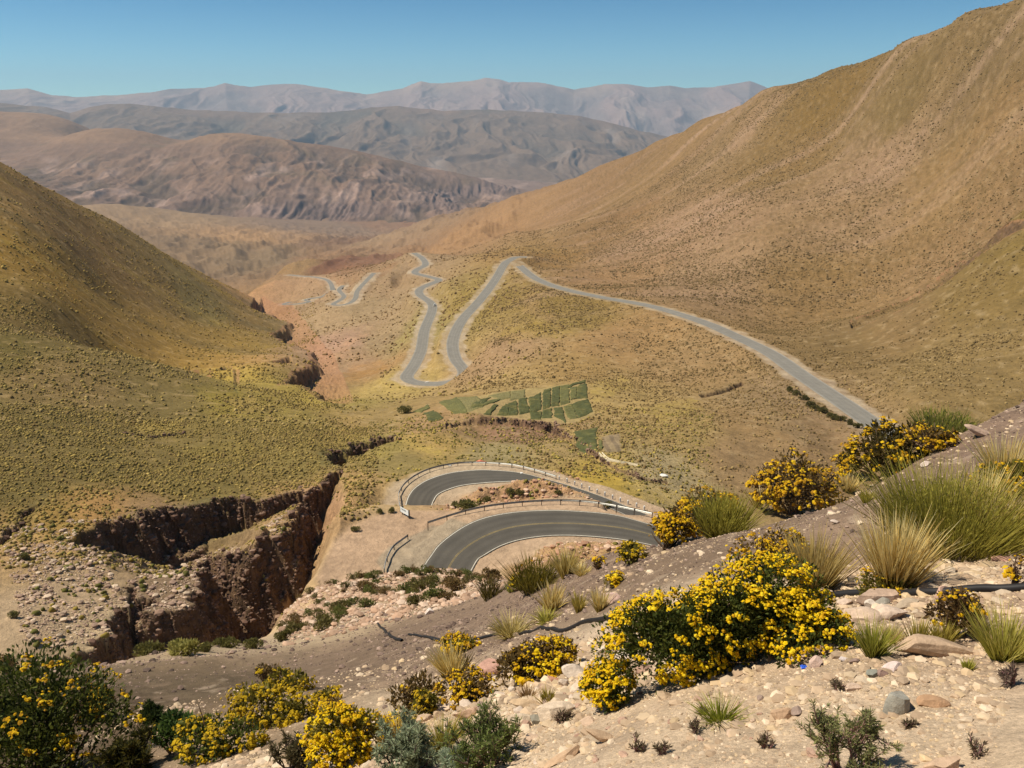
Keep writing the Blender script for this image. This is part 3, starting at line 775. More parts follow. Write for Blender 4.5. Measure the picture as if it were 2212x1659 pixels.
def asphalt():
    m, nt, b = new_mat('worn asphalt')
    L = nt.links.new
    at = nd(nt, 'ShaderNodeAttribute', attribute_name='Col')
    co = nd(nt, 'ShaderNodeTexCoord')
    n1 = nd(nt, 'ShaderNodeTexNoise'); n1.inputs['Scale'].default_value = .35; n1.inputs['Detail'].default_value = 6
    n2 = nd(nt, 'ShaderNodeTexNoise'); n2.inputs['Scale'].default_value = 6; n2.inputs['Detail'].default_value = 4
    for n in (n1, n2): L(co.outputs['Object'], n.inputs['Vector'])
    ad = nd(nt, 'ShaderNodeMath', operation='ADD'); L(n1.outputs['Fac'], ad.inputs[0]); L(n2.outputs['Fac'], ad.inputs[1])
    mr = nd(nt, 'ShaderNodeMapRange'); mr.inputs['From Min'].default_value = .7; mr.inputs['From Max'].default_value = 1.3
    mr.inputs['To Min'].default_value = .84; mr.inputs['To Max'].default_value = 1.16
    L(ad.outputs[0], mr.inputs['Value'])
    mx = nd(nt, 'ShaderNodeVectorMath', operation='SCALE'); L(at.outputs['Color'], mx.inputs[0]); L(mr.outputs['Result'], mx.inputs['Scale'])
    L(mx.outputs['Vector'], b.inputs['Base Color'])
    b.inputs['Roughness'].default_value = .8; b.inputs['Specular IOR Level'].default_value = .25
    return m
MAT_ASP = asphalt()
rows = []; cols = []
for k, (Lq, Rq) in enumerate(ROADS):
    A, B = strip(Lq, Rq, 0, 1, .04)
    nu = 24 if k < 2 else 12
    rows.append((A, B, nu))
    u = np.linspace(0, 1, nu + 1)
    base = srgb(97, 91, 81) if k < 2 else srgb(148, 142, 130)
    tone = np.ones(nu + 1)
    for c in (.18, .38, .62, .82): tone *= 1 - (.22 if k < 2 else .20) * np.exp(-((u - c) / .07) ** 2)
    tone *= 1 + .25 * np.exp(-(u / .05) ** 2) + .25 * np.exp(-((1 - u) / .05) ** 2)
    cc = np.tile(base[None, :] * tone[:, None], (len(A), 1))
    # tyre marks and dust drifts along the lane
    tl = np.repeat(np.arange(len(A)), nu + 1); uu = np.tile(u, len(A))
    cc *= (1 + .13 * fbm(tl / 26 + k * 7, uu * 9, 4, 500 + k))[:, None]
    cols.append(cc)
V, Fc, U = ribbon(rows)
struct(mesh_np('road', V, Fc, MAT_ASP, np.vstack(cols) * GAIN))
MAT_WLINE = plain_mat('worn white road paint', srgb(204, 196, 178), .7, noise=.2, nscale=3)
MAT_YLINE = plain_mat('worn yellow road paint', srgb(136, 118, 74), .7, noise=.3, nscale=1.5)
rows = []
for k, (Lq, Rq) in enumerate(ROADS[:2]):
    wd = np.linalg.norm((Lq - Rq)[:, :2], axis=1).mean()
    e = .12 / wd
    for c in (.018, .982 - e): rows.append((*strip(Lq, Rq, c, c + e, .048), 1))
V, Fc, U = ribbon(rows); struct(mesh_np('edge_lines', V, Fc, MAT_WLINE))
rows = []
for Lq, Rq in ROADS[:1]:
    wd = np.linalg.norm((Lq - Rq)[:, :2], axis=1).mean(); e = .09 / wd
    rows += [(*strip(Lq, Rq, .50, .50 + e, .048), 1), (*strip(Lq, Rq, .50 + 2.2 * e, .50 + 3.2 * e, .048), 1)]
V, Fc, U = ribbon(rows); struct(mesh_np('centre_lines', V, Fc, MAT_YLINE))

# ------------------------------------------------------------------ far hills and ranges
FARC = """
0 113 7900;40 114 7900;76 127 7300;-120 100 8000;-120 190 5000;-250 110 8000
80 131 6700;120 127.5 6600;153 134 6500;100 160 5900;60 165 6000;20 150 6700;0 180 5400;60 190 5000;100 196 4950;130 199 4900
165 145 6400;150 170 5600;170 185 5250;130 178 5500;150 195 5000
204 134.5 6200;232 134 6150;259 136 6150;287 142 6100;320 146 6100;352 151 6100;403 163 6200;463 175 6300;523 190 6500;580 200 6700
230 175 5300;300 160 5750;350 185 5250;420 190 5650;460 194 5900;200 190 5050;260 200 4850;180 160 5850
222 214 4650;250 221 4550;324 226 4500;390 222 4600;440 212 4900;500 204 5600
300 205 4900;360 207 4900
;HID 120 7200 .030;200 7000 .045;260 7000 .045;330 7000 .06;403 7000 .07;463 7000 .08;40 8600 .012;160 7300 .045;-120 11000 .08;0 11000 .06;120 9500 .06;230 9000 .06;350 9000 .07;463 9000 .07;600 9000 .08;0 9300 .03
;HID -120 4000 .12;0 4000 .125;100 4000 .13;200 4000 .135;300 4000 .14;400 4000 .14;500 4400 .14;600 5200 .12
"""
_sv = CTRL; CTRL = FARC; FT = parse_ctrl(); CTRL = _sv
FPN = np.c_[FT[:, 0] * 2.2, FT[:, 1] * 2]
FCo = tps_fit(FPN, FT[:, 2], 6e-4)
ha = np.linspace(math.radians(-36), math.radians(8), 640); hs = np.linspace(math.log(4050), math.log(10500), 420)
ga, gs = np.meshgrid(ha, hs, indexing='ij')
HT = tps_eval(FPN, FCo, np.c_[ga.ravel() * 2.2, gs.ravel() * 2]).reshape(ga.shape)
hr = np.exp(gs); hx = hr * np.sin(ga); hy = hr * np.cos(ga)
env = sstep(4300, 5000, hr)
crestw = sstep(6400, 5600, hr)
rg = ridged(hx / 420 + .4 * fbm(hx / 300, hy / 300, 3, 601), hy / 900, 5, 602)
rg2 = ridged(hx / 80 + .25 * fbm(hx / 150, hy / 150, 3, 603), hy / 420, 4, 604)
cl = sstep(-455, -490, HT * hr) * sstep(-548, -525, HT * hr) * sstep(-.5, .1, fbm(hx / 500, hy / 900, 3, 611))
hz = HT * hr + env * (56 * (rg - .55) * (.25 + .75 * crestw) + 14 * (rg2 - .5) * (.1 + .9 * crestw) + 16 * fbm(hx / 260, hy / 260, 4, 605) * crestw)
hz += cl * 22 * (ridged(hx / 50, hy / 420, 3, 606) - .5)
hcol = np.zeros(hx.shape + (3,)); hcol[:] = srgb(138, 108, 84)
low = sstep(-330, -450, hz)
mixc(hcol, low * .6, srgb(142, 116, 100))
mixc(hcol, .85 * sstep(.55, .25, rg) * crestw, srgb(100, 82, 64))  # dark shading of the creases between spurs, painted into the hill colour
mixc(hcol, .6 * sstep(.05, .5, fbm(hx / 170, hy / 340, 5, 608)) * sstep(-230, -330, hz), srgb(196, 164, 146))
mixc(hcol, .6 * sstep(.1, .5, fbm(hx / 240 + 7, hy / 300, 5, 609)), srgb(116, 96, 70))
mixc(hcol, .55 * sstep(-215, -170, hz), srgb(164, 128, 94))
mixc(hcol, .45 * crestw * env * sstep(.1, .6, fbm(hx / 46, hy / 900, 4, 613)), srgb(172, 146, 128))
mixc(hcol, .45 * crestw * env * sstep(.1, .6, fbm(hx / 60 + 40, hy / 900, 4, 614)), srgb(98, 82, 70))
mixc(hcol, .7 * cl, srgb(120, 100, 92))
MAT_FAR = attr_mat('distant dry slopes', ((.02, .14), (.004, .12)), bump=.5, bscale=.03, bdist=12)
Vh = np.stack([hx, hy, hz], -1).reshape(-1, 3)
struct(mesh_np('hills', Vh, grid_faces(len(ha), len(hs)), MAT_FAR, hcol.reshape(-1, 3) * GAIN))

def crest_range(name, crest, rb, rc, rk, zb, a0, a1, na, nt_, spur, wl, cols, seed, hf=1.0):
    P = np.array(crest, float)
    pa, pt = ray(P[:, 0], P[:, 1])
    A = np.linspace(math.radians(a0), math.radians(a1), na)
    tc = np.interp(A, pa, pt)
    t = np.linspace(0, 1.35, nt_)
    ga, gt = np.meshgrid(A, t, indexing='ij')
    rr = np.where(gt < 1, rb + (rc - rb) * gt, rc + (rk - rc) * (gt - 1) / .35)
    zc = (tc * rc)[:, None]
    zz = np.where(gt < 1, zb + (zc - zb) * (gt ** .95), zc + (zb - zc) * ((gt - 1) / .35) ** 1.2 * .8)
    x = rr * np.sin(ga); y = rr * np.cos(ga)
    e = np.clip(1 - np.abs(gt - .5) * 2, 0, 1) ** .6
    rg = ridged(x / wl + .5 * fbm(x / wl * 1.3, y / wl, 3, seed), y / (wl * 2.6), 5, seed + 1)
    rg2 = ridged(x / (wl * .3), y / (wl * .9), 4, seed + 2)
    zz = zz + e * spur * (rg - .6) + e * spur * .16 * (rg2 - .5) + (1 - e) * hf * fbm(x / (wl * .2), y / (wl * .2), 4, seed + 3) * spur * .05
    c = np.zeros(x.shape + (3,)); c[:] = cols[0]
    mixc(c, .8 * sstep(.55, .2, rg), cols[1])
    mixc(c, .38 * sstep(.15, .6, fbm(x / (wl * .3), y / (wl * 1.4), 5, seed + 4)), cols[2])
    mixc(c, .6 * sstep(.82, 1.0, gt) * sstep(-.2, .4, fbm(x / wl, y / wl, 3, seed + 6)), cols[3])
    return struct(mesh_np(name, np.stack([x, y, zz], -1).reshape(-1, 3), grid_faces(na, nt_), MAT_FAR, c.reshape(-1, 3) * GAIN))
MID = [(-330, 100), (-120, 104), (0, 103), (46, 107), (70, 113), (90, 107), (106, 104), (130, 103.5), (153, 106.5), (200, 110), (278, 113), (333, 112), (370, 108), (398, 105.5), (420, 108), (444, 111), (475, 109.5), (509, 110), (545, 112.5), (579, 115.5), (602, 121), (625, 127), (667, 136.5), (720, 147), (800, 160), (1100, 180)]
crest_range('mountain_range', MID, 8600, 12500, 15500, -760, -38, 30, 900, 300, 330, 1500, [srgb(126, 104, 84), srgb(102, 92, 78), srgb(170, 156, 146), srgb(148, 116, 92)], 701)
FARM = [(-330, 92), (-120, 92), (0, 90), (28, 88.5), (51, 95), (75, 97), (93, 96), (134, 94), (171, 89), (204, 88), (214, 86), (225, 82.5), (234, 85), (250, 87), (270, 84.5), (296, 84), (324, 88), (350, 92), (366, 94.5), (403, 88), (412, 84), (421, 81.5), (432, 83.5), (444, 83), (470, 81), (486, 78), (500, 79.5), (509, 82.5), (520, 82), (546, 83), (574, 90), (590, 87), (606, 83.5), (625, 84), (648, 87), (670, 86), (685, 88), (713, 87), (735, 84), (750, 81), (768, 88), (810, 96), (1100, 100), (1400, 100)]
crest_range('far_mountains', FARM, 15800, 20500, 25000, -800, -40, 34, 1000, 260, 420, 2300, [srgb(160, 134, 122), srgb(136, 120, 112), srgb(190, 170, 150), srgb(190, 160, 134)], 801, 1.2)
# the deep ground between the ranges
gx = np.linspace(-17000, 17000, 40); gy = np.linspace(2500, 26000, 40)
ggx, ggy = np.meshgrid(gx, gy, indexing='ij')
ggz = -830 + 30 * fbm(ggx / 3000, ggy / 3000, 3, 901)
struct(mesh_np('terrain', np.stack([ggx, ggy, ggz], -1).reshape(-1, 3), grid_faces(40, 40), MAT_FAR, np.tile(srgb(140, 116, 92) * GAIN, (1600, 1))))

# ------------------------------------------------------------------ air, sky, sun, camera
HAZE = 3.9e-5
bpy.ops.mesh.primitive_cube_add(size=1, location=(0, 12400, -60))
hz_ = bpy.context.object; hz_.name = 'haze'; hz_.scale = (46000, 26000, 2080)
hz_['kind'] = 'stuff'
hm = bpy.data.materials.new('haze'); hm.use_nodes = True
nt = hm.node_tree; nt.nodes.clear()
out = nd(nt, 'ShaderNodeOutputMaterial'); pv = nd(nt, 'ShaderNodeVolumePrincipled')
pv.inputs['Color'].default_value = (.60, .80, 1.0, 1); pv.inputs['Density'].default_value = HAZE; pv.inputs['Anisotropy'].default_value = .1
nt.links.new(pv.outputs[0], out.inputs['Volume'])
hz_.data.materials.append(hm)

SUN_EL = math.radians(55); SUN_AZ = math.radians(-86)        # azimuth from straight ahead, to the left
sd = Vector((math.sin(SUN_AZ) * math.cos(SUN_EL), math.cos(SUN_AZ) * math.cos(SUN_EL), math.sin(SUN_EL)))
sl = bpy.data.lights.new('sun', 'SUN'); sl.energy = 4.8; sl.angle = math.radians(.53); sl.color = (1, .915, .77)
so = bpy.data.objects.new('sun', sl); COL.objects.link(so); so.rotation_euler = sd.to_track_quat('Z', 'Y').to_euler()
wd = bpy.data.worlds.new('World'); scene.world = wd; wd.use_nodes = True
nt = wd.node_tree; bg = nt.nodes['Background']
sk = nd(nt, 'ShaderNodeTexSky', sky_type='NISHITA')
sk.sun_disc = False; sk.sun_elevation = SUN_EL; sk.sun_rotation = SUN_AZ; sk.altitude = 4000; sk.air_density = 1.0; sk.dust_density = .6; sk.ozone_density = 3.0
tint = nd(nt, 'ShaderNodeMix', data_type='RGBA', blend_type='MULTIPLY'); tint.inputs[0].default_value = 1
geo = nd(nt, 'ShaderNodeTexCoord'); sx_ = nd(nt, 'ShaderNodeSeparateXYZ'); nt.links.new(geo.outputs['Generated'], sx_.inputs[0])
sr = nd(nt, 'ShaderNodeValToRGB'); sr.color_ramp.elements[0].position = .0; sr.color_ramp.elements[0].color = (.92, 1.34, 1.20, 1)
sr.color_ramp.elements[1].position = .12; sr.color_ramp.elements[1].color = (.38, .86, .98, 1)
nt.links.new(sx_.outputs['Z'], sr.inputs['Fac']); nt.links.new(sr.outputs['Color'], tint.inputs[7])
nt.links.new(sk.outputs[0], tint.inputs[6]); nt.links.new(tint.outputs[2], bg.inputs['Color']); bg.inputs['Strength'].default_value = .075

cam = bpy.data.cameras.new('camera'); co = bpy.data.objects.new('camera', cam); COL.objects.link(co)
cam.sensor_width = 36; cam.lens = 36 * F / W; cam.clip_start = .05; cam.clip_end = 60000
co.location = (0, 0, 0); co.rotation_euler = (math.pi / 2 - PITCH, 0, 0)
scene.camera = co
vs = scene.view_settings; vs.view_transform = 'Standard'; vs.look = 'None'; vs.exposure = .33; vs.gamma = 1
scene.cycles.max_bounces = 6; scene.cycles.diffuse_bounces = 2; scene.cycles.volume_bounces = 0
scene.cycles.transparent_max_bounces = 8
# ================================================================== things
def rot_z(a): return np.array([[math.cos(a), -math.sin(a), 0], [math.sin(a), math.cos(a), 0], [0, 0, 1]])
def ico(sub):
    import bmesh
    bm = bmesh.new(); bmesh.ops.create_icosphere(bm, subdivisions=sub, radius=1)
    bm.verts.ensure_lookup_table()
    V = np.array([v.co[:] for v in bm.verts]); Fc = np.array([[v.index for v in f.verts] for f in bm.faces]); bm.free()
    return V, Fc
ICO1, ICO2, ICO3, ICO4 = ico(1), ico(2), ico(3), ico(4)

def rock_shape(rng, base, cuts=9, depth=(.45, .85), rough=.04):
    V = base[0].copy()
    for _ in range(cuts):
        n = rng.normal(size=3); n /= np.linalg.norm(n)
        d = rng.uniform(*depth)
        e = V @ n - d
        V -= np.maximum(e, 0)[:, None] * n
    if rough: V *= (1 + rough * fbm(V[:, 0] * 2.3 + rng.uniform(0, 99), V[:, 1] * 2.3 + V[:, 2] * 1.7, 3, 5))[:, None]
    V -= (V.max(0) + V.min(0)) / 2
    return V / (V.max(0) - V.min(0))

MAT_ROCK = attr_mat('weathered stone', ((5, .14), (38, .16)), bump=.7, bscale=30, bdist=.01)
MAT_GRAVEL = attr_mat('small stones', ((25, .12),), rough=.95)
MAT_LEAF = attr_mat('leaves', ((6, .18),), rough=.7, spec=.2, transl=.4)
MAT_FLOWER = attr_mat('petals', ((14, .12),), rough=.75, spec=.15, transl=.2)
MAT_GRASS = attr_mat('grass blades', ((3, .12),), rough=.7, spec=.2, transl=.35)
MAT_WOOD = plain_mat('grey brown twigs', srgb(118, 96, 74), .9, noise=.25, nscale=30)
MAT_TUFT = attr_mat('tufts on the slopes', ((.7, .15),), bump=.0, rough=1.0, spec=0)

def lin(c): return srgb(*c) * GAIN

def tube(path, rad, k=5):
    """one tapered tube; returns V, F"""
    path = np.asarray(path, float); rad = np.broadcast_to(rad, len(path))
    T = np.gradient(path, axis=0); T /= np.linalg.norm(T, axis=1)[:, None] + 1e-9
    up = np.where(np.abs(T[:, 2:3]) > .9, [[1.0, 0, 0]], [[0, 0, 1.0]])
    N = np.cross(T, up); N /= np.linalg.norm(N, axis=1)[:, None] + 1e-9
    B = np.cross(T, N)
    an = np.arange(k) * 2 * math.pi / k
    V = path[:, None] + rad[:, None, None] * (np.cos(an)[None, :, None] * N[:, None] + np.sin(an)[None, :, None] * B[:, None])
    n = len(path)
    i, j = np.meshgrid(np.arange(n - 1), np.arange(k), indexing='ij')
    a = (i * k + j).ravel(); b = (i * k + (j + 1) % k).ravel()
    return V.reshape(-1, 3), np.c_[a, b, b + k, a + k]
def merge(parts):
    V, Fc, k = [], [], 0
    for v, f in parts:
        V.append(v); Fc.append(f + k); k += len(v)
    return np.vstack(V), np.vstack(Fc)

def leaves(rng, P, Nrm, ln, wd, cols, jit=.6):
    """little folded diamonds at P, pointing roughly along Nrm"""
    n = len(P)
    d = Nrm + rng.normal(size=(n, 3)) * jit; d /= np.linalg.norm(d, axis=1)[:, None]
    s = np.cross(d, rng.normal(size=(n, 3))); s /= np.linalg.norm(s, axis=1)[:, None] + 1e-9
    l = ln * rng.uniform(.6, 1.3, (n, 1)); w = wd * rng.uniform(.6, 1.3, (n, 1))
    V = np.stack([P, P + d * l * .5 + s * w * .5, P + d * l, P + d * l * .5 - s * w * .5], 1).reshape(-1, 3)
    Fc = np.arange(4 * n).reshape(n, 4)
    return V, Fc, np.repeat(cols, 4, 0)
def pick(rng, pal, n, var=.18):
    pal = np.array([lin(c) for c in pal])
    return pal[rng.integers(0, len(pal), n)] * rng.uniform(1 - var, 1 + var, (n, 1))

def lobes(rng, wx, wy, h, n, lo=.30):
    L = []
    for i in range(n):
        a = rng.uniform(0, 2 * math.pi); q = math.sqrt(rng.uniform(0, 1)) * .66
        c = np.array([math.cos(a) * q * wx / 2, math.sin(a) * q * wy / 2, h * rng.uniform(lo, .70) * (1 - .35 * q)])
        rr = rng.uniform(.20, .34)
        L.append((c, np.array([rr * wx * rng.uniform(.8, 1.1), rr * wy, min(rr * wx, h * .42) * rng.uniform(.7, 1.1)])))
    return L
def lobe_points(rng, L, n, shell=.55, up=-.35, keep=.8, zfree=0):
    out, nr = [], []
    k = rng.integers(0, len(L), n * 3)
    d = rng.normal(size=(n * 3, 3)); d /= np.linalg.norm(d, axis=1)[:, None]
    q = shell + (1 - shell) * rng.uniform(0, 1, (n * 3, 1)) ** .6
    C = np.array([l[0] for l in L]); R = np.array([l[1] for l in L])
    P = C[k] + d * R[k] * q
    m = (d[:, 2] > up) & (P[:, 2] > .01 - 9 * (zfree > 0))
    for c, r in L:
        inside = (((P - c) / (r * keep)) ** 2).sum(1) < 1
        m &= ~inside | (q[:, 0] < keep)
    P, d = P[m][:n], d[m][:n]
    return P, d

def base_at(px, pyb, w, h):
    p = hit(px, pyb); D = np.linalg.norm(p)
    return p, w * D / F, h * D / F, D / F

def flower_bush(name, px, pyb, w, h, label, cat='shrub', group=None, seed=0, dens=.40, fcol=((228, 186, 22), (214, 166, 14), (238, 204, 52)), lcol=((100, 108, 48), (120, 120, 54), (84, 88, 44)), nl=11, leafd=.34, twigs=16, lean=0.0, lo=.30, sunk=.04, diag=None):
    rng = np.random.default_rng(seed + 1000)
    p, wm, hm_, pm = base_at(px, pyb, w, h)
    if diag:
        A_, B_ = hit(*diag[0]), hit(*diag[1]); p = (A_ + B_) / 2; p[2] = float(Hz(p[0], p[1]))
        ua = (B_ - A_)[:2]; wm = np.linalg.norm(ua) * .92; ua = ua / np.linalg.norm(ua); va = np.array([-ua[1], ua[0]])
    e = empty(name, p - np.array([0, 0, hm_ * sunk]), label, cat, group)
    dy = wm * (.45 if diag else .75)
    L = lobes(rng, wm, dy, hm_, nl, lo)
    if diag:
        def _on(c):
            q = c[0] * ua + c[1] * va + p[:2]
            return np.array([q[0] - p[0], q[1] - p[1], c[2] + float(Hz(q[0], q[1])) - p[2]])
        L = [(_on(c), r_ * rng.uniform(.62, 1.0)) for c, r_ in L]
    if lean: L = [(c + np.array([c[2] * lean, 0, 0]), r) for c, r in L]
    # woody stems
    T = []
    for i in range(twigs):
        c, r_ = L[i % len(L)]
        tip = c + rng.normal(size=3) * r_ * .6; tip[2] = max(tip[2], hm_ * .2)
        b = np.array([rng.normal() * wm * .06, rng.normal() * dy * .06, 0])
        mid = (b + tip) / 2 + rng.normal(size=3) * wm * .06
        tt_ = np.linspace(0, 1, 6)[:, None]
        path = b * (1 - tt_) ** 2 + 2 * mid * tt_ * (1 - tt_) + tip * tt_ ** 2
        T.append(tube(path, np.linspace(1.3, .35, 6) * pm, 4))
    V, Fc = merge(T); mesh_np('stems', V, Fc, MAT_WOOD, parent=e)
    area = w * h
    lp = min(5.2, max(1.3, .13 * w))
    n = int(min(leafd * 1.7 * area * (5.2 / lp) ** 1.3, 26000))
    P, d = lobe_points(rng, L, n, .35, -.7, zfree=1 if diag else 0)
    V, Fc, C = leaves(rng, P, d + [0, 0, .5], lp * pm, .42 * lp * pm, pick(rng, lcol, len(P)))
    mesh_np('foliage', V, Fc, MAT_LEAF, C, False, e)['kind'] = 'stuff'
    # clumps of small flower heads near the outside
    nc = int(min(dens * area / 8.5, 3600))
    if nc > 2:
        Pc, dc = lobe_points(rng, L, nc, .93, -.45, zfree=1 if diag else 0)
        keep = fbm(Pc[:, 0] / (wm * .13) + seed, (Pc[:, 1] + Pc[:, 2]) / (wm * .13), 3, seed) > -.10
        Pc, dc = Pc[keep], dc[keep]
        k = np.clip(rng.poisson(5.5, len(Pc)) * rng.integers(1, 3, len(Pc)), 2, 14); idx = np.repeat(np.arange(len(Pc)), k)
        Q = Pc[idx] + rng.normal(size=(len(idx), 3)) * [2.3 * pm, 2.3 * pm, 1.4 * pm] + dc[idx] * .6 * pm
        fn = dc[idx] + [0, 0, .9] + rng.normal(size=(len(idx), 3)) * .35; fn /= np.linalg.norm(fn, axis=1)[:, None]
        s = np.cross(fn, rng.normal(size=fn.shape)); s /= np.linalg.norm(s, axis=1)[:, None]; t_ = np.cross(fn, s)
        R = 1.35 * pm * np.exp(rng.normal(size=(len(Q), 1)) * .32)
        ring = [Q + R * (math.cos(an) * s + math.sin(an) * t_) for an in np.arange(5) * 2 * math.pi / 5]
        V = np.stack([Q + fn * R * .55] + ring, 1).reshape(-1, 3)
        b = np.arange(len(Q))[:, None] * 6
        Fc = np.vstack([np.c_[b, b + 1 + i, b + 1 + (i + 1) % 5] for i in range(5)])
        C = np.repeat(pick(rng, fcol, len(Q), .14), 6, 0)
        mesh_np('flowers', V, Fc, MAT_FLOWER, C, False, e)['kind'] = 'stuff'
    return e

def blades(rng, n, wm, hm_, pm, base, tip, spread=.75, curl=.35, wid=1.5, rootr=.14, lean=(0, 0)):
    a = rng.uniform(0, 2 * math.pi, n); q = np.sqrt(rng.uniform(0, 1, n))
    root = np.c_[np.cos(a) * q * wm * rootr, np.sin(a) * q * wm * rootr, np.zeros(n)]
    tilt = q * spread + rng.normal(size=n) * .12
    a2 = a + rng.normal(size=n) * .5
    d = np.c_[np.sin(tilt) * np.cos(a2) + lean[0], np.sin(tilt) * np.sin(a2) + lean[1], np.cos(tilt)]
    ln = hm_ * rng.uniform(.45, 1.08, n) ** .8 / np.maximum(np.cos(tilt), .6)
    ln = np.minimum(ln, 1.25 * hm_)
    ts = np.linspace(0, 1, 5)
    drop = np.zeros((n, 3)); drop[:, 2] = -1
    out = np.c_[np.cos(a2), np.sin(a2), np.zeros(n)]
    cv = curl * rng.uniform(.3, 1.4, n) * np.where(rng.uniform(0, 1, n) < .16, rng.uniform(1.5, 3.2, n), 1)
    pts = root[:, None] + d[:, None] * (ln[:, None] * ts)[..., None] + (out * .6 + drop * .5)[:, None] * ((cv * ln)[:, None] * ts ** 2.4)[..., None] * .5
    side = np.cross(d, rng.normal(size=(n, 3))); side /= np.linalg.norm(side, axis=1)[:, None] + 1e-9
    wv = wid * pm * rng.uniform(.6, 1.3, n)[:, None] * np.array([.8, 1, .85, .55, .12])
    A = pts + side[:, None] * wv[..., None] * .5; B = pts - side[:, None] * wv[..., None] * .5
    V = np.stack([A, B], 2).reshape(-1, 3)            # n,5,2
    k = np.arange(n)[:, None] * 10 + np.arange(4)[None] * 2
    k = k.ravel(); Fc = np.c_[k, k + 1, k + 3, k + 2]
    cb = pick(rng, base, n); ct = pick(rng, tip, n)
    C = cb[:, None] * (1 - ts[None, :, None]) + ct[:, None] * ts[None, :, None]
    C = np.repeat(C.reshape(-1, 3), 2, 0)
    return V, Fc, C

STRAW = ((250, 224, 150), (242, 208, 126), (252, 236, 176)); OLIVE = ((204, 176, 84), (214, 186, 92), (188, 166, 76))
LIME = ((196, 190, 80), (180, 180, 70), (206, 196, 96)); GREEN = ((104, 112, 40), (88, 100, 36), (122, 122, 50))
def tussock(name, px, pyb, w, h, label, cat='grass', group=None, seed=0, base=OLIVE, tip=STRAW, dens=1.0, spread=None, curl=.22, wid=.95, rootr=.16, lean=(0, 0)):
    spread = math.atan(.44 * w / h) if spread is None else spread
    rng = np.random.default_rng(seed + 2000)
    p, wm, hm_, pm = base_at(px, pyb, w, h)
    n = int(np.clip(w * h * .16 * dens + 90, 90, 2400))
    V, Fc, C = blades(rng, n, wm, hm_, pm, base, tip, spread, curl, wid, rootr, lean)
    o = mesh_np(name, V, Fc, MAT_GRASS, C, True)
    o.location = p - np.array([0, 0, .015])
    return tag(o, label, cat, group)

def broom(name, px, pyb, w, h, label, cat='shrub', group=None, seed=0, base=((138, 122, 60), (122, 112, 54)), tip=((180, 170, 70), (162, 154, 60), (196, 182, 82)), dens=1.0, flowers=0):
    """shrub of many fine upright green stems"""
    rng = np.random.default_rng(seed + 3000)
    p, wm, hm_, pm = base_at(px, pyb, w, h)
    e = empty(name, p - np.array([0, 0, .02]), label, cat, group)
    n = int(np.clip(w * h * .26 * dens, 120, 4200))
    V, Fc, C = blades(rng, n, wm, hm_, pm, base, tip, min(.62, math.atan(.55 * w / h)), .12, .8, .30)
    mesh_np('stems', V, Fc, MAT_GRASS, C, True, e)
    a = rng.uniform(0, 2 * math.pi, n * 2); q = np.sqrt(rng.uniform(0, 1, n * 2)); zz = rng.uniform(.12, .92, n * 2)
    P = np.c_[np.cos(a) * q * wm * .45 * (.6 + .5 * zz), np.sin(a) * q * wm * .40 * (.6 + .5 * zz), zz * hm_ * (1 - .45 * q ** 2)]
    d = np.c_[np.cos(a) * q * .5, np.sin(a) * q * .5, np.ones(n * 2)]
    V, Fc, C = leaves(rng, P, d, 5.5 * pm, .9 * pm, pick(rng, tip, n * 2), .35)
    mesh_np('foliage', V, Fc, MAT_LEAF, C, False, e)
    if flowers:
        m = int(flowers * w * h / 40)
        k = rng.integers(0, n * 2, m)
        V, Fc, C = leaves(rng, P[k] + [0, 0, .02], d[k], 3 * pm, 2.4 * pm, pick(rng, ((226, 176, 20), (208, 150, 14)), m), .9)
        mesh_np('flowers', V, Fc, MAT_FLOWER, C, False, e)
    return e

